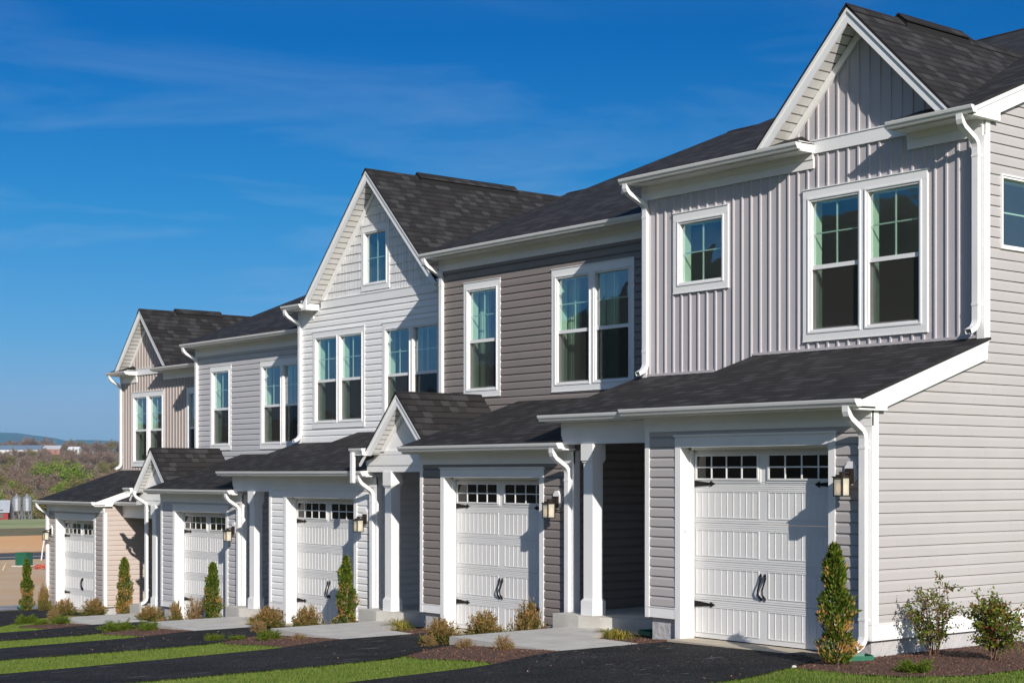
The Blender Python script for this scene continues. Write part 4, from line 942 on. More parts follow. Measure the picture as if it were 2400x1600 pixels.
# a few taller blades along edges of the lawn happen by chance; bark chips in the beds
M1, M2, M3 = mat('bark_chip', (.15, .070, .044), .95), mat('bark_chip_dark', (.06, .028, .018), .95), mat('bark_chip_pale', (.27, .16, .11), .95)
# a few chips and crumbs washed onto the paving
n = 700; qx = NR.uniform(-26, 1, n); qy = NR.uniform(-4, 2, n); kq = np.zeros(n, bool)
for p in drives: kq |= pip(p, qx, qy)
blades('bark_mulch_crumbs', qx[kq], qy[kq], .016, .020, [M1, M3, M3, M1], 'scattered bark crumbs on the driveways', zoff=.030, lean=2.5)
n = 160000; cx_ = NR.uniform(-31, 3.2, n); cy_ = NR.uniform(-3.6, 5, n); kp = np.zeros(n, bool)
for p in beds: kp |= pip(p, cx_, cy_)
for p in drives: kp &= ~pip(p, cx_, cy_)
for i in range(4): kp &= ~pip(loc(walk, i), cx_, cy_)
kp &= NR.random(n) < np.clip(20 / np.hypot(cx_ - 11.2, cy_ + 14.2), .2, 1)
blades('bark_mulch', cx_[kp], cy_[kp], .028, .030, [M1, M2, M1, M3], 'dark brown shredded bark mulch in the planting beds', zoff=.008, lean=2.2)

# ------------------------------------------------------------------ plants
STEM = mat('brown_stem', (.15, .085, .055), .9); STEM2 = mat('gray_bark', (.13, .10, .08), .95, noise=(12, .3))
def leaves(mb, pts, size, mis, probs, elong=1.6, droop=0.0, rnd=None):
    rnd = rnd or R_
    for p in pts:
        s_ = size * rnd.uniform(.6, 1.35); a = Vector((rnd.gauss(0, 1), rnd.gauss(0, 1), rnd.gauss(0, 1) + droop)).normalized()
        b = a.cross(Vector((rnd.gauss(0, 1), rnd.gauss(0, 1), rnd.gauss(0, 1)))).normalized(); p = Vector(p)
        q = p + a * s_ * elong; mb.quad(p, p + a * s_ * elong * .5 + b * s_ * .45, q, p + a * s_ * elong * .5 - b * s_ * .45, mi=rnd.choices(mis, probs)[0])
AG, AG2, ABR, AG3 = leafm('arborvitae_green', (.085, .135, .014)), leafm('arborvitae_light', (.16, .22, .035)), leafm('arborvitae_scorched', (.50, .30, .10)), leafm('arborvitae_dark', (.04, .07, .012))
def arborvitae(pos, h, r, seed, brown, label, lean=0.0):
    rnd = random.Random(seed); m = MB(); n = 9000; root = empty('arborvitae', pos)
    tag(root, label, 'evergreen', 'arborvitae planted by the garages')
    ph = [rnd.uniform(0, 6.28) for _ in range(6)]; pin = rnd.uniform(.22, .34)
    spots = [(rnd.uniform(.1, .8), rnd.uniform(0, 6.28)) for _ in range(9)]
    for _ in range(n):
        t_ = rnd.random() ** .9; ang = rnd.uniform(0, 2 * math.pi)
        prof = (math.sin(min(1, t_ * 3.2 + .40) * math.pi / 2) * (1 - t_) ** .50) * 1.05 * (1 - .30 * math.exp(-((t_ - pin) / .07) ** 2) - .18 * math.exp(-((t_ - pin - .4) / .06) ** 2))
        lump = 1 + .20 * math.sin(3 * ang + ph[0] + 9 * t_) + .20 * math.sin(19 * t_ + ph[1] + 2 * ang) + .12 * math.sin(37 * t_ + ph[2] - 3 * ang)
        rr = r * prof * lump * (rnd.random() ** .33); z = h * (t_ * .97 + .015)
        p = Vector((rr * math.cos(ang) + lean * t_, rr * math.sin(ang), z))
        d = Vector((math.cos(ang) * .55, math.sin(ang) * .55, 1.0 + rnd.gauss(0, .3))); d += Vector((rnd.gauss(0, .35), rnd.gauss(0, .35), 0)); d.normalize()
        b = d.cross(Vector((rnd.gauss(0, 1), rnd.gauss(0, 1), rnd.gauss(0, .4)))).normalized(); s_ = .024 * rnd.uniform(.5, 1.7)
        if rnd.random() < .06: rr *= rnd.uniform(1.05, 1.38); s_ *= 1.5
        br = brown + .5 * any(abs(t_ - u) < .035 and abs((ang - v + math.pi) % 6.28 - math.pi) < .8 for u, v in spots)
        br *= (1.5 if t_ < .45 else .5)
        mi = 2 if rnd.random() < br * (.35 + .65 * (rr > r * prof * .6)) else rnd.choices((0, 1, 3), (.5, .28, .22))[0]
        q = p + d * s_ * 1.5
        m.quad(p, p + d * s_ * .7 + b * s_ * .28, q, p + d * s_ * .7 - b * s_ * .28, mi=mi)
    m.build('foliage', [AG, AG2, ABR, AG3], root)
    t = MB(); t.tube([(0, 0, -.05), (lean * .3, 0, h * .3), (lean * .9, 0, h * .9)], [r * .10, r * .07, .004], 6); t.build('trunk', STEM2, root); return root
SB1, SB2, SB3, SB4 = leafm('shrub_bronze', (.38, .24, .09)), leafm('shrub_rust', (.25, .13, .055)), leafm('shrub_green', (.08, .13, .02)), leafm('shrub_straw', (.36, .25, .13))
LG1, LG2, LG3 = leafm('juniper_green', (.13, .20, .020)), leafm('juniper_light', (.22, .28, .04)), leafm('juniper_dark', (.05, .09, .012))
def shrubmesh(seed, kind):
    rnd = random.Random(seed); m = MB(); st = MB()
    nst = 90 if kind != 'tuft' else 110
    for k in range(nst):
        ang = rnd.uniform(0, 6.28); el = rnd.uniform(.12, 1.5) if kind != 'low' else rnd.uniform(.1, 1.1)
        L_ = rnd.uniform(.75, 1.08) * (1 if kind != 'low' else rnd.uniform(.7, 1.0)); bend = rnd.gauss(0, .12)
        ex = Vector((math.cos(ang) * math.cos(el), math.sin(ang) * math.cos(el), math.sin(el) * (1.0)))
        base = Vector((math.cos(ang) * .12, math.sin(ang) * .12, 0))
        pts = [base + ex * L_ * t_ + Vector((bend * t_ * t_, bend * t_ * t_, 0)) for t_ in (0, .4, .75, 1)]
        st.tube(pts, [.014, .010, .007, .003], 3, cap=False)
        for j in range({'round': 80, 'tuft': 26, 'low': 70}[kind]):
            t_ = rnd.uniform(.35, 1.03) if kind != 'tuft' else rnd.uniform(.15, 1.0)
            p = base + ex * L_ * t_ + Vector((rnd.gauss(0, .05), rnd.gauss(0, .05), rnd.gauss(0, .045)))
            if p.z < .01: continue
            if kind == 'round':
                hi = p.z + rnd.gauss(0, .18); mi = rnd.choices((0, 1, 2, 3), (.46, .26, .16, .12) if hi > .42 else (.12, .13, .70, .05))[0]
            elif kind == 'tuft': mi = rnd.choices((0, 1, 2, 3), (.3, .12, .13, .45))[0]
            else: mi = rnd.choices((0, 1, 2), (.5, .22, .28))[0]
            a = (ex + Vector((rnd.gauss(0, .6), rnd.gauss(0, .6), rnd.gauss(0, .6)))).normalized(); b = a.cross(Vector((rnd.gauss(0, 1), rnd.gauss(0, 1), rnd.gauss(0, 1)))).normalized()
            s_ = .066 * rnd.uniform(.6, 1.3) * (.8 if kind == 'low' else 1)
            m.quad(p, p + a * s_ * .8 + b * s_ * .34, p + a * s_ * 1.6, p + a * s_ * .8 - b * s_ * .34, mi=mi)
    return m, st
PROTO = {}
def shrub(name, kind, pos, rx, h, label, group, cat='shrub', seed=0):
    key = (kind, seed % 3)
    if key not in PROTO:
        m, st = shrubmesh(100 + seed % 3, kind)
        mats_ = [SB1, SB2, SB3, SB4] if kind != 'low' else [LG1, LG2, LG3]
        f = m.build('foliage', mats_); s_ = st.build('stems', STEM); f.parent = s_.parent = None
        PROTO[key] = (f.data, s_.data); bpy.data.objects.remove(f); bpy.data.objects.remove(s_)
    root = empty(name, pos, R_.uniform(0, 6.28)); root.scale = (rx, rx, h); tag(root, label, cat, group)
    for nm, d in zip(('foliage', 'stems'), PROTO[key]): o = bpy.data.objects.new(nm, d); C.objects.link(o); o.parent = root
    return root
for i, (x, y, h, r, br, lean, lab) in enumerate([
    (0.25, -0.88, 1.302, 0.202, 0.16, -0.06, 'tall lumpy arborvitae with orange scorched sprays beside the nearest garage door'),
    (-12.39, 1.04, 1.398, 0.206, 0.15, 0, 'slim pointed arborvitae in front of the white house garage door'),
    (-18.69, 1.77, 1.396, 0.208, 0.08, 0, 'green arborvitae in front of the light gray house garage door'),
    (-24.64, 2.56, 1.454, 0.218, 0.28, 0, 'browned arborvitae by the porch column of the beige end house'),
    (-30.77, 2.56, 1.442, 0.184, 0.12, 0, 'narrow arborvitae standing alone left of the beige end house'),
]):
    arborvitae((x, y, float(gz(x, y))), h, r, 11 + 7 * i, br, lab, lean)
SH = [ # kind, x, y, radius, height, label
    ('round', -6.44, 0.31, 0.266, 0.580, 'large bronze-tipped round shrub right of the brown house garage door'),
    ('round', -7.47, 0.31, 0.276, 0.407, 'bronze-tipped round shrub in front of the middle of the brown house garage door'),
    ('round', -7.36, -0.57, 0.281, 0.382, 'bronze-tipped shrub green at its foot by the corner of the nearest walk'),
    ('tuft', -7.22, -0.88, 0.126, 0.194, 'dry straw-coloured shrublet hugging the big bronze shrub'),
    ('tuft', -4.81, -2.06, 0.133, 0.142, 'sparse tan shrublet below the front edge of the nearest walk'),
    ('tuft', -3.99, -2.08, 0.139, 0.205, 'dry upright tuft at the tip of the nearest mulch bed'),
    ('round', -13.67, 1.04, 0.291, 0.431, 'rust-coloured round shrub in front of the white house garage door'),
    ('round', -14.84, 0.89, 0.315, 0.374, 'green-footed bronze shrub left of the white house garage'),
    ('low', -10.39, -1.68, 0.216, 0.211, 'bright green low shrub below the white house shrub'),
    ('tuft', -14.02, 0.21, 0.167, 0.245, 'tan tuft behind the bright green low shrub'),
    ('tuft', -9.66, -1.57, 0.122, 0.122, 'small dry tuft in front of the brown house walk'),
    ('low', -13.18, -1.14, 0.202, 0.178, 'low green spreading shrub at the left of the middle mulch bed'),
    ('low', -11.11, -1.84, 0.167, 0.114, 'flat green spreading shrub beside the driveway of the white house'),
    ('low', -17.37, -0.98, 0.372, 0.246, 'wide green spreading shrub in the gray house bed'),
    ('low', -16.54, -0.74, 0.223, 0.257, 'fresh green shrub next to the dark mulch tip of the gray house bed'),
    ('tuft', -19.78, 1.11, 0.179, 0.204, 'faded tuft right of the fresh green shrub'),
    ('round', -21.63, 1.77, 0.302, 0.323, 'bronze shrub behind the green ones in the gray house bed'),
    ('round', -20.37, 1.77, 0.156, 0.485, 'thin reddish upright shrub left of the gray house garage door'),
    ('tuft', -19.46, 1.77, 0.269, 0.612, 'wild red-brown shrub in front of the gray house garage door'),
    ('low', -24.28, -0.04, 0.281, 0.275, 'low green shrub at the far left of the farthest bed'),
    ('low', -23.05, -0.19, 0.169, 0.178, 'tiny green shrub between two bigger ones in the farthest bed'),
    ('low', -22.77, 0.14, 0.235, 0.267, 'low green shrub by the tan tuft in the farthest bed'),
    ('tuft', -24.62, 0.78, 0.198, 0.319, 'tan wispy tuft behind the low green shrub in the farthest bed'),
    ('tuft', -23.58, 0.72, 0.174, 0.165, 'thin tan tuft at the edge of the farthest walk'),
    ('round', -27.76, 2.35, 0.313, 0.389, 'dark bronze round shrub in front of the beige house garage door'),
    ('round', -26.39, 2.56, 0.306, 0.418, 'bronze round shrub right of the beige house garage door'),
    ('round', -29.57, 2.56, 0.168, 0.673, 'loose leafy shrub left of the beige house downspout'),
    ('low', 1.41, -1.10, 0.206, 0.183, 'low bright green shrub in the mulch in front of the rose bushes'),
]
for i, (kd, x, y, rr, h, lab) in enumerate(SH):
    shrub({'round': 'round_shrub', 'tuft': 'dry_shrub', 'low': 'spreading_shrub'}[kd], kd, (x, y, float(gz(x, y))), rr, h, lab, {'round': 'bronze round shrubs', 'tuft': 'dry tufted shrubs', 'low': 'low green shrubs'}[kd], seed=i)
# strappy day-lily clumps
DL = [leafm('strap_green', (.10, .17, .025)), leafm('strap_yellow', (.42, .34, .05)), leafm('strap_straw', (.40, .28, .13))]
for i, (x, y, wd_, ht_, lab) in enumerate([(-4.0, -0.12, 0.48, 0.22, 'yellow-green strap-leaved clump nearest the greige house foundation'),
        (-4.5, 0.14, 0.42, 0.21, 'yellow-green strap-leaved clump beside the porch of the greige house'),
        (-9.95, 0.55, 0.44, 0.23, 'strap-leaved clump against the foundation of the brown house'),
        (-10.5, 0.86, 0.55, 0.30, 'shaggy yellow clump at the corner of the brown house walk'),
        (-16.6, 1.55, 0.42, 0.20, 'small yellow clump beside the white house walk'),
        (-16.1, 1.30, 0.34, 0.16, 'tiny straw-yellow clump near the white house walk'),
        ]):
    p = (x, y, float(gz(x, y))); m = MB(); rnd = random.Random(i)
    for _ in range(130):
        a = rnd.uniform(0, 6.28); L_ = rnd.uniform(.5, 1.15) * wd_ / 2 * 1.25; H = ht_ * rnd.uniform(.25, .9); b = Vector((rnd.gauss(0, .02), rnd.gauss(0, .02), 0)); wv = .006
        sd_ = Vector((-math.sin(a), math.cos(a), 0)) * wv; pr = None; mi = rnd.choices((0, 1, 2), (.38, .4, .22))[0]
        for j in range(6):
            u = j / 5; q = b + Vector((math.cos(a), math.sin(a), 0)) * L_ * (u ** .8) + Vector((0, 0, H * (3.1 * u * (1 - u)) + .004)); w2 = sd_ * (1 - u * .9)
            if pr: m.quad(pr[0], pr[1], q + w2, q - w2, mi=mi)
            pr = (q - w2, q + w2)
    o = m.build('daylily_clump', DL); o.location = p; tag(o, lab, 'plant', 'strap-leaved clumps')
# open rose bushes at the side wall
RG = [leafm('rose_green', (.11, .165, .025)), leafm('rose_light', (.22, .27, .04)), leafm('rose_red', (.20, .08, .035))]
for i, (x, y, W_, H_, nst, lab) in enumerate([(0.49, 0.48, 0.356, 0.883, 15, 'tall airy rose bush nearest the house corner'), (1.31, 0.42, 0.388, 0.731, 17, 'dense rose bush farther along the side wall, at the right edge')]):
    p = (x, y, float(gz(x, y))); root = empty('rose_bush', p); tag(root, lab, 'shrub', 'rose bushes along the side wall'); st = MB(); m = MB(); rnd = random.Random(40 + i)
    for s in range(nst):
        a = rnd.uniform(0, 6.28); r_ = rnd.uniform(.15, 1.0); tip = Vector((math.cos(a) * W_ * r_, math.sin(a) * W_ * r_, H_ * (1.02 - .42 * r_ * r_) * rnd.uniform(.75, 1.0)))
        base = Vector((math.cos(a) * .04, math.sin(a) * .04, 0)); pts = [base.lerp(tip, u) + Vector((rnd.gauss(0, .012), rnd.gauss(0, .012), .10 * u * (1 - u))) for u in (0, .2, .4, .6, .8, 1)]
        st.tube(pts, [.008, .007, .006, .005, .0035, .002], 4)
        for j in range(7):
            u = rnd.uniform(.25, 1); q = base.lerp(tip, u); e = Vector((rnd.gauss(0, 1), rnd.gauss(0, 1), rnd.uniform(.1, 1.2))).normalized() * rnd.uniform(.10, .22); st.tube([q, q + e * .5 + Vector((0, 0, .01)), q + e], [.0035, .003, .0015], 3)
            for _ in range(40 if i else 20):
                t_ = rnd.uniform(.2, 1.1); c = q + e * t_ + Vector((rnd.gauss(0, .022), rnd.gauss(0, .022), rnd.gauss(0, .022)))
                if c.z > .08: leaves(m, [c], .023, (0, 1, 2), (.52, .22, .26), 1.5, rnd=rnd)
    m.build('leaves', RG, root); st.build('stems', STEM, root)

# ------------------------------------------------------------------ small things
def splash(pos, rz, L_, label):
    t = MB(); t.extr([(-.12, 0), (.12, 0), (.12, .05), (.10, .05), (.09, .015), (-.09, .015), (-.10, .05), (-.12, .05)], 'y', 0, L_); t.box(-.10, .10, L_ - .02, L_ - .001, .001, .06)
    o = t.build('splash_block', GREENP); o.location = pos; o.rotation_euler = (0, 0, rz); tag(o, label, 'splash block', 'green plastic splash blocks'); return o
splash((-.03, -.62, .03), D2R(-30), .42, 'green plastic splash block under the downspout of the nearest house corner')
splash((-3.72, .30, -.06), D2R(75), .34, 'green plastic splash block beside the porch of the nearest house')
splash((-30.9, 2.6, float(gz(-30.9, 2.6)) + .02), D2R(75), 1.2, 'green plastic splash block by the beige end house downspout')
# dark porch chair half hidden behind the brown house corner
pc = empty('porch_chair', (-9.95, 1.95, -.29)); tag(pc, 'dark porch chair with curved side and tan cushion behind the brown house corner', 'chair')
for xx in (0, .55):
    t = MB(); t.extr([(0, 0), (.62, 0), (.62, .60), (.52, .86), (.46, .90), (.40, .70), (.25, .55), (0, .50)], 'x', xx, xx + .05); t.build('side_panel', BLACK, pc)
t = MB(); t.box(.05, .55, .02, .55, .25, .30); t.box(.05, .55, .5, .56, .3, .85); t.build('seat_frame', BLACK, pc)
t = MB(); t.box(.06, .54, .03, .5, .30, .40); bevelled(t.build('cushion', mat('tan_cushion', (.42, .33, .2), .9), pc), .03, 3)
# pale stone at the lawn edge
def rock(p, r, label, name='pebble'):
    m = MB(); rnd = random.Random(int(p[0] * 100)); 
    ring = [[(p[0] + r * math.cos(a) * math.cos(e) * (1 + .2 * math.sin(3 * a)), p[1] + r * math.sin(a) * math.cos(e), p[2] + r * .7 * math.sin(e)) for a in [k * .785 for k in range(8)]] for e in (-1.2, -.5, 0, .5, 1.2)]
    for i in range(4):
        for k in range(8): m.quad(ring[i][k], ring[i][(k + 1) % 8], ring[i + 1][(k + 1) % 8], ring[i + 1][k])
    m.quad(*ring[4]); o = m.build(name, CONC, smooth=True); tag(o, label, 'stone')
rock((.10, -1.42, .03), .028, 'small pale stone at the edge of the nearest driveway')

# ------------------------------------------------------------------ background: utility box, hose, stakes, silos, barns, woods, mountains
ub = empty('utility_box', (-64.3, 15.8, float(gz(-64.3, 15.8)))); ub.rotation_euler = (0, 0, D2R(38)); tag(ub, 'dark green utility transformer box standing on the bare dirt', 'utility box')
t = MB(); t.box(-.30, .30, -.30, .30, .05, .64); t.box(-.32, .32, -.32, .32, .62, .67); bevelled(t.build('cabinet', mat('transformer_green', (.012, .10, .055), .5, noise=(3, .1)), ub), .02)
t = MB(); t.box(-.45, .42, -.4, .4, -.1, .05); t.build('pad', CONC, ub)
t = MB()
for k in range(4):
    r = .28 + .09 * k; t.tube([(r * math.cos(a), r * .8 * math.sin(a), .03 + .10 * (k % 2) + .06 * math.sin(2 * a + k)) for a in [j * .35 for j in range(19)]], .014, 5)
o = t.build('hose_coil', mat('red_hose', (.55, .03, .015), .5)); hx, hy = -61.6, 15.6; o.location = (hx, hy, float(gz(hx, hy))); tag(o, 'loose coil of red hose lying on the dirt beside the utility box', 'hose')
for i, (x, y, h, lab) in enumerate([(-69.0, 18.6, 1.1, 'leaning white pipe with a red foot behind the beige house'), (-61.6, 13.7, .35, 'short leaning tan stake in the dirt left of the utility box')]):
    t = MB(); t.tube([(0, 0, 0), (.05, .05, h * .55), (.10, .12, h)], .035, 6); o = t.build('stake', mat('white_pvc', (.7, .7, .7), .5) if i == 0 else mat('raw_wood', (.5, .4, .28), .8)); o.location = (x, y, float(gz(x, y))); tag(o, lab, 'stake')
STEEL = mat('galvanised_steel', (.45, .47, .50), .35, noise=(2, .12), metal=.6)
VX, VY = -.7790, .6270                                  # direction of the valley view from the rise
for i, (p, lab) in enumerate([((-310.7, 112.1, -7.08), 'left one of two galvanised feed silos with a rusty filler pipe'), ((-309.3, 113.8, -7.08), 'right one of two galvanised feed silos, the brighter one')]):
    r, H = .92, 5.1; root = empty('silo', p); tag(root, lab, 'silo', 'feed silos by the red barn')
    m = MB(); n = 20
    prof = [(.25, 1.0), (r, 1.55), (r, 4.15), (.18, 4.95), (.18, 5.1)]
    for (r0, z0), (r1, z1) in zip(prof, prof[1:]):
        for k in range(n):
            a, b = 2 * math.pi * k / n, 2 * math.pi * (k + 1) / n; m.quad((r0 * math.cos(a), r0 * math.sin(a), z0), (r0 * math.cos(b), r0 * math.sin(b), z0), (r1 * math.cos(b), r1 * math.sin(b), z1), (r1 * math.cos(a), r1 * math.sin(a), z1))
    for z in (2.2, 2.85, 3.5): m.tube([(r * 1.01 * math.cos(a), r * 1.01 * math.sin(a), z) for a in [j * .3142 for j in range(21)]], .02, 4, cap=False)
    m.build('bin', STEEL, root)
    l = MB()
    for k in range(6): a = k * math.pi / 3; l.tube([(r * math.cos(a), r * math.sin(a), -.5), (r * math.cos(a), r * math.sin(a), 1.7)], .06, 4); b_ = a + math.pi / 3; l.tube([(r * math.cos(a), r * math.sin(a), 0), (r * math.cos(b_), r * math.sin(b_), 1.2)], .035, 4)
    l.build('leg_frame', STEEL, root)
    f = MB(); f.tube([(r + .12, 0, .0), (r + .12, 0, 4.2), (.2, 0, 5.15)], .05, 5); f.build('filler_pipe', mat('rusty_pipe', (.18, .10, .06), .8), root)
def barn(name, a, b, hwall, depth, hroof, wm, rm, label, cat='barn', face=0.0):
    a, b = Vector(a), Vector(b); L_ = (b - a).length; root = empty(name, ((a + b) / 2)); root.rotation_euler = (0, 0, math.atan2(b.y - a.y, b.x - a.x) + face); tag(root, label, cat)
    m = MB(); m.extr([(-depth / 2, -1.5), (depth / 2, -1.5), (depth / 2, hwall), (0, hwall + hroof - .05), (-depth / 2, hwall)], 'x', -L_ / 2, L_ / 2); m.build('wall', wm, root)
    r = MB()
    for s_ in (-1, 1): r.extr([(0, hwall + hroof), (s_ * (depth / 2 + .3), hwall - .1), (s_ * (depth / 2 + .3), hwall - .25), (0, hwall + hroof - .15)], 'x', -L_ / 2 - .3, L_ / 2 + .3)
    r.build('roof', rm, root)
    d = MB()
    for k in range(max(2, int(L_ / 9))): xx = -L_ / 2 + L_ * (k + .5) / max(2, int(L_ / 9)); d.box(xx - .8, xx + .8, -depth / 2 - .05, -depth / 2 + .02, .1, 1.9)
    d.build('door', mat('barn_opening', (.12, .11, .10), .8), root); return root
wm, rdm, brk_ = mat('barn_white', (.62, .62, .6), .8, noise=(.5, .06)), mat('barn_red', (.28, .03, .03), .8, noise=(.5, .1)), mat('brick_wall', (.34, .16, .11), .9, noise=(.8, .15))
barn('barn', (-316.3, 105.2, -7.08), (-311.8, 110.7, -7.08), 1.5, 6, 2.3, rdm, mat('barn_metal_roof', (.36, .38, .42), .4, noise=(.7, .08)), 'red barn with pale metal roof at the left edge beside the silos', face=.25)
barn('poultry_house', (-1250.4, 411.9, 18.6), (-1195.4, 480.2, 18.6), 3.2, 12, 3.4, wm, mat('slate_blue_roof', (.14, .19, .26), .5), 'very long low white farm building with blue-gray roof on the ridge', 'farm building')
barn('farmhouse', (-1126.8, 453.8, 18.15), (-1119.0, 463.5, 18.15), 3.0, 9, 2.6, brk_, mat('pale_roof', (.42, .42, .44), .7), 'low brick farmhouse with a gray roof on the wooded ridge', 'farmhouse')
barn('shed', (-1039.0, 435.3, 17.21), (-1034.2, 441.3, 17.21), 2.6, 7, 1.6, wm, mat('white_roof', (.72, .72, .74), .5), 'small white shed with a bright roof on the wooded ridge', 'shed')

BW = [leafm('twig_brown', (.27, .175, .125), .1), leafm('twig_gray', (.30, .235, .20), .1), leafm('twig_dark', (.13, .085, .06), .1)]
GW_ = [leafm('spring_green', (.26, .40, .03), .3), leafm('spring_olive', (.27, .28, .06), .3), leafm('spring_dark', (.10, .13, .025), .3)]
OW_ = [leafm('olive_twig', (.28, .24, .08), .2), leafm('olive_dark', (.14, .14, .04), .2), leafm('olive_brown', (.24, .17, .09), .2)]
def treemesh(seed, mats_, bare):
    rnd = random.Random(seed); m = MB(); t = MB()
    t.tube([(0, 0, -.05), (.01, 0, .15), (.0, .01, .45)], [.035, .028, .018], 6)
    tips = []
    for k in range(26):
        a = rnd.uniform(0, 6.28); z0 = rnd.uniform(.12, .45); L_ = rnd.uniform(.30, .52); e = rnd.uniform(.25, 1.35)
        d = Vector((math.cos(a) * math.cos(e), math.sin(a) * math.cos(e), math.sin(e))); p0 = Vector((0, 0, z0)); p2 = p0 + d * L_; t.tube([p0, p0 + d * L_ * .5 + Vector((0, 0, -.01)), p2], [.012, .008, .003], 4, cap=False); tips.append((p0, d, L_))
        for j in range(4):
            q = p0 + d * L_ * rnd.uniform(.4, 1); dd = (d + Vector((rnd.gauss(0, .6), rnd.gauss(0, .6), rnd.uniform(-.1, .7)))).normalized(); t.tube([q, q + dd * .16], [.005, .0015], 3, cap=False)
    nn = 2600 if bare else 3600
    for _ in range(nn):
        p0, d, L_ = rnd.choice(tips); c = p0 + d * L_ * rnd.uniform(.45, 1.12) + Vector((rnd.gauss(0, .055), rnd.gauss(0, .055), rnd.gauss(0, .05)))
        if bare:
            dd = (d + Vector((rnd.gauss(0, .5), rnd.gauss(0, .5), rnd.uniform(0, .8)))).normalized(); b = dd.cross(Vector((rnd.gauss(0, 1), rnd.gauss(0, 1), 0))).normalized(); m.quad(c, c + b * .007 + dd * .03, c + dd * .085, c - b * .007 + dd * .03, mi=rnd.randrange(3))
        else: leaves(m, [c], .026, (0, 1, 2), (.5, .3, .2), 1.3, rnd=rnd)
    f = m.build('crown', mats_); tr = t.build('trunk', STEM2); d_ = (f.data, tr.data); bpy.data.objects.remove(f); bpy.data.objects.remove(tr); return d_
TM = {'bare': [treemesh(1, BW, True), treemesh(2, BW, True)], 'green': [treemesh(3, GW_, False), treemesh(4, GW_, False)], 'olive': [treemesh(5, OW_, False), treemesh(6, OW_, False)]}
tr_rnd = random.Random(5)
ORD = ['', 'second ', 'third ']
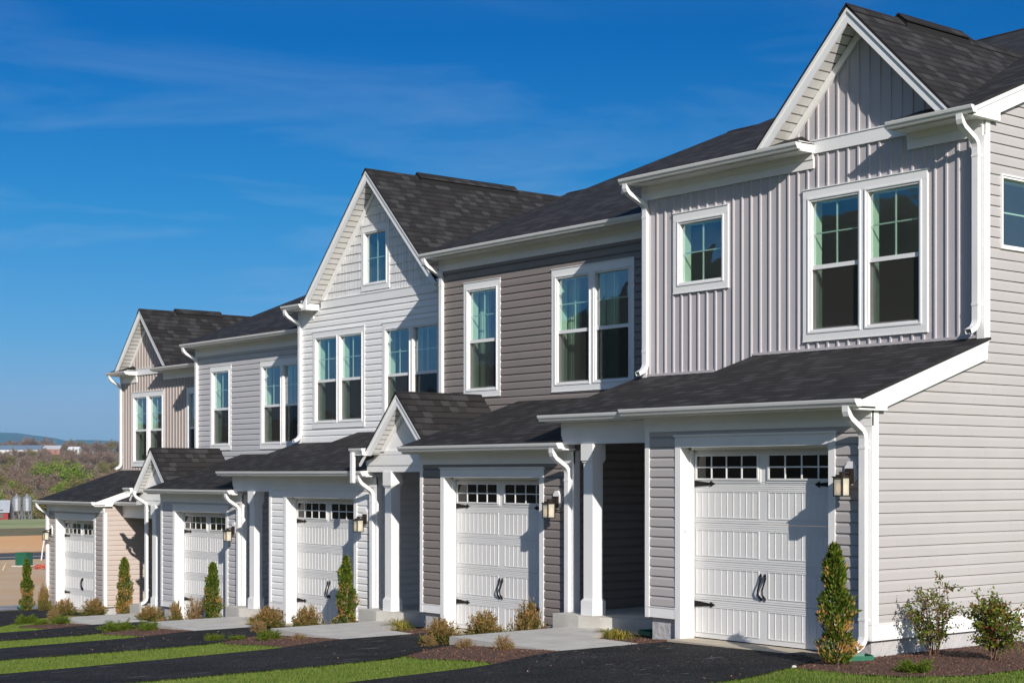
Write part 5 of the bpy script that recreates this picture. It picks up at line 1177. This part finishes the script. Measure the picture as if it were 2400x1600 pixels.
TREES = {'bare': [(-368.5, 133.9, 8.2), (-362.2, 161.3, 8.8), (-418.3, 145.7, 10.2), (-384.1, 160.6, 9.7), (-384.6, 167.2, 9.6), (-383.6, 174.7, 8.3), (-435.0, 160.2, 10.2), (-443.9, 171.9, 8.2), (-425.9, 177.0, 7.4), (-427.6, 188.2, 8.5), (-414.9, 184.9, 8.8), (-489.0, 183.4, 9.1), (-502.8, 200.1, 9.1), (-555.0, 199.7, 9.4), (-558.2, 211.7, 9.0), (-541.8, 209.8, 9.3), (-549.3, 222.6, 9.7), (-548.7, 228.4, 9.8), (-548.9, 235.4, 9.4), (-530.8, 238.4, 8.9), (-543.6, 245.8, 8.7), (-627.3, 227.2, 7.7), (-620.0, 232.4, 8.5), (-615.1, 236.7, 9.5), (-607.7, 245.5, 7.3), (-567.2, 257.3, 8.5), (-656.4, 280.0, 8.3), (-713.4, 296.8, 10.1), (-714.4, 330.2, 7.6), (-826.6, 303.2, 8.7), (-820.0, 305.8, 8.8), (-790.2, 307.9, 8.4), (-828.1, 330.2, 9.4), (-802.1, 325.0, 9.5), (-794.8, 338.6, 10.6), (-808.6, 351.5, 8.3), (-765.5, 341.1, 10.4), (-767.8, 356.1, 10.2), (-879.9, 331.0, 9.5), (-858.5, 346.2, 10.0), (-887.0, 370.9, 7.8), (-878.4, 376.7, 10.8), (-857.7, 381.7, 8.1), (-992.8, 391.5, 8.8), (-943.1, 377.2, 9.7), (-955.2, 401.2, 9.7), (-931.9, 401.1, 10.1), (-938.5, 437.3, 9.8), (-1010.7, 365.2, 7.6), (-1047.3, 399.5, 8.7), (-988.8, 386.2, 9.5), (-1039.5, 416.7, 9.3), (-992.1, 441.3, 8.3), (-1325.7, 490.7, 11.8), (-1310.9, 494.9, 11.3), (-1294.8, 517.5, 9.6), (-1279.5, 518.6, 11.4), (-1284.8, 545.2, 10.2), (-1223.6, 529.7, 10.8), (-1206.6, 534.4, 13.5), (-1247.2, 567.4, 12.4), (-1196.5, 557.9, 12.4), (-1390.4, 507.9, 12.0), (-1346.0, 514.1, 12.7), (-1368.9, 535.0, 14.7), (-1359.3, 538.9, 15.8), (-1373.7, 561.6, 11.2), (-1325.2, 546.1, 11.4), (-1323.9, 562.3, 12.9), (-1283.6, 596.9, 13.8), (-1417.5, 515.6, 14.8), (-1469.8, 556.6, 13.1), (-1436.9, 545.1, 15.0), (-1447.9, 565.3, 16.8), (-1449.8, 577.2, 13.2), (-1380.7, 558.4, 16.1), (-1372.4, 574.7, 12.4), (-1376.3, 604.4, 12.5), (-1399.2, 629.6, 14.9), (-1389.1, 643.2, 15.0), (-1376.6, 644.0, 17.0)],
    'olive': [(-375.7, 144.7, 8.5), (-368.1, 144.0, 9.5), (-375.1, 155.2, 7.2), (-354.7, 150.1, 9.4), (-375.2, 162.1, 9.4), (-405.4, 148.2, 7.7), (-403.3, 148.4, 9.1), (-410.3, 167.3, 7.3), (-449.8, 167.6, 10.1), (-428.1, 170.6, 7.7), (-507.1, 182.6, 10.8), (-479.8, 198.9, 10.9), (-485.6, 211.8, 10.5), (-606.0, 236.0, 9.2), (-581.1, 243.3, 7.6), (-582.4, 250.1, 7.3), (-679.0, 252.2, 7.5), (-663.6, 270.2, 9.0), (-632.0, 276.8, 9.0), (-649.0, 290.5, 10.0), (-763.5, 286.8, 8.8), (-738.9, 302.6, 9.8), (-703.8, 308.3, 7.7), (-712.1, 323.1, 8.7), (-875.7, 343.0, 10.3), (-832.4, 386.0, 8.9), (-991.6, 357.9, 10.1), (-1265.0, 483.4, 9.8), (-1236.3, 513.0, 10.3), (-1343.0, 500.0, 11.6), (-1350.6, 580.1, 13.6), (-1286.0, 572.5, 11.4), (-1283.9, 576.7, 13.2), (-1260.8, 576.3, 16.0), (-1394.8, 589.2, 15.0), (-1410.6, 608.1, 12.3)],
    'green': [(-389.6, 137.0, 9.6), (-385.5, 146.2, 7.1), (-401.9, 151.6, 8.2), (-396.5, 157.4, 8.7), (-382.2, 162.5, 7.3), (-441.0, 155.9, 9.6), (-428.2, 185.1, 7.9), (-485.1, 178.8, 9.0), (-486.2, 196.1, 8.6), (-477.8, 207.5, 8.7), (-480.8, 217.5, 9.9), (-566.4, 208.1, 9.4), (-592.5, 263.3, 9.1), (-663.7, 237.8, 9.8), (-672.0, 258.8, 10.2), (-675.1, 270.4, 9.2), (-629.5, 287.7, 8.1), (-766.0, 282.2, 10.1), (-759.1, 292.4, 8.7), (-715.8, 282.7, 9.2), (-901.5, 333.1, 9.4), (-854.2, 375.4, 10.7), (-968.8, 372.4, 8.6), (-921.0, 412.7, 8.8), (-1030.8, 429.7, 9.3), (-996.3, 437.3, 8.3), (-995.4, 459.3, 9.2)]}
def bgtree(kind, x, y, h, label):
    z = float(gz(x, y)); f, t_ = TM[kind][tr_rnd.randrange(2)]; fat = tr_rnd.uniform(.9, 1.25)
    root = empty({'bare': 'bare_tree', 'green': 'leafing_tree', 'olive': 'budding_tree'}[kind], (x, y, z), tr_rnd.uniform(0, 6.28)); root.scale = (h * fat, h * fat, h)
    tag(root, label, 'tree', {'bare': 'bare trees on the wooded hillside', 'green': 'green leafing trees on the hillside', 'olive': 'olive budding trees on the hillside'}[kind])
    for nm, d in (('crown', f), ('trunk', t_)): o = bpy.data.objects.new(nm, d); C.objects.link(o); o.parent = root
lab_for = {'bare': ('bare gray-brown tree on the skyline ridge beyond the farm buildings', 'bare gray-brown tree on the wooded slope below the farm buildings'), 'green': ('green leafing tree on the skyline ridge beyond the farm buildings', 'bright green leafing tree on the slope below the farm buildings'),
    'olive': ('yellow-olive budding tree on the skyline ridge beyond the farm buildings', 'yellow-olive budding tree on the slope below the farm buildings')}
TREES['bare'] += [t for t in TREES['green'] if t[0] < -560]; TREES['green'] = [t for t in TREES['green'] if t[0] >= -560]      # greens gather at the foot of the slope
for kind in TREES:
    for x, y, h in TREES[kind]: bgtree(kind, x, y, h, lab_for[kind][0 if x < -1150 else 1])
bgtree('green', -522.9, 215.3, 14.5, 'big round bright green tree standing out of the bare woods')
bgtree('green', -567.1, 224.1, 13, 'green rounded tree left of the big bright one')
# woods understorey: one mass
nW = 60000; wd = NR.uniform(385, 1500, nW); t_ = NR.uniform(-.34, -.23, nW)
wx = 11.2 + wd * (VX + t_ * VY); wy = -14.2 + wd * (VY - t_ * VX)
kk = ~((wd > 1080) & (wd < 1300)); wx, wy, wd = wx[kk], wy[kk], wd[kk]
UND = [BW[1], BW[2], OW_[0], GW_[1]]
v = []; f = []; mi = []
for x, y, d, z in zip(wx, wy, wd, gz(wx, wy)):
    c = np.array([x, y, z + abs(NR.normal(0, 1.0))]); 
    for _ in range(1):
        a = NR.normal(0, 1, 3); a /= np.linalg.norm(a); b = np.cross(a, NR.normal(0, 1, 3)); b /= np.linalg.norm(b); s_ = NR.uniform(.16, .42) * d / 700
        i = len(v); v += [tuple(c - a * s_), tuple(c + b * s_ * .6), tuple(c + a * s_), tuple(c - b * s_ * .6)]; f.append((i, i + 1, i + 2, i + 3)); mi.append(int(NR.choice(4, p=[.5, .32, .15, .03] if d > 650 else [.35, .25, .32, .08])))
me = bpy.data.meshes.new('woodland_thicket'); me.from_pydata(v, [], f); [me.materials.append(q) for q in UND]; me.polygons.foreach_set('material_index', mi); me.update()
o = bpy.data.objects.new('woodland_thicket', me); C.objects.link(o); tag(o, 'tangled brown and olive thicket covering the far hillside', 'woods', kind='stuff')
# distant mountains
m = MB(); RIDGE_LINE = [((-7137.0, 1152.3), (-8498.6, 1374.5, 167.15), (-10200.6, 1652.2)), ((-6710.3, 1682.5), (-7990.6, 2005.7, 219.82), (-9590.9, 2409.7)), ((-6390.2, 2080.2), (-7609.5, 2479.1, 211.72), (-9133.7, 2977.8)), ((-6176.8, 2345.3), (-7355.5, 2794.7, 201.59), (-8828.8, 3356.5)), ((-6134.1, 2398.3), (-7304.7, 2857.9, 199.57), (-8767.9, 3432.3)), ((-6091.5, 2451.3), (-7253.9, 2921.0, 187.41), (-8706.9, 3508.0)), ((-6038.1, 2517.6), (-7190.4, 2999.9, 175.26), (-8630.7, 3602.7)), ((-6006.1, 2557.4), (-7152.3, 3047.2, 159.05), (-8585.0, 3659.5)), ((-5984.8, 2583.9), (-7126.9, 3078.8, 167.15), (-8554.5, 3697.4)), ((-5931.4, 2650.2), (-7063.4, 3157.7, 165.13), (-8478.3, 3792.1)), ((-5867.4, 2729.7), (-6987.2, 3252.4, 157.03), (-8386.8, 3905.7)), ((-5750.1, 2875.5), (-6847.4, 3425.9, 167.15), (-8219.2, 4114.0)), ((-5430.0, 3273.2), (-6466.4, 3899.4, 150.95), (-7761.9, 4682.1)), ((-4896.5, 3936.0), (-5831.3, 4688.4, 136.77), (-6999.8, 5628.9)), ((-3402.8, 5791.7), (-4053.1, 6897.6, 126.64), (-4866.0, 8280.0))]
MT = mat('far_mountain_woods', (.06, .085, .09), 1.0, noise=(.004, .2)); cols = []
for q0, q1, q2 in RIDGE_LINE:
    b0, top, b1 = Vector((*q0, -60)), Vector(q1), Vector((*q2, -60)); cols.append([b0, b0.lerp(top, .5) + Vector((0, 0, 6)), top, b1])
for a, b in zip(cols, cols[1:]):
    for k in range(3): m.quad(a[k], b[k], b[k + 1], a[k + 1])
o = m.build('mountains', MT, smooth=True); o['kind'] = 'structure'

# ------------------------------------------------------------------ air
hz = MB(); hz.box(-9400, 60, -5200, 5600, -75, 236)
HZM = bpy.data.materials.new('air_haze'); HZM.use_nodes = True; t = HZM.node_tree; t.nodes.clear()
vo = N(t, 'ShaderNodeVolumePrincipled'); vo.inputs['Color'].default_value = (.22, .62, 1.0, 1); vo.inputs['Density'].default_value = 0.00007
oo = N(t, 'ShaderNodeOutputMaterial'); t.links.new(vo.outputs[0], oo.inputs['Volume'])
o = hz.build('haze', HZM); tag(o, 'thin blue air haze over the valley', 'haze', kind='stuff')
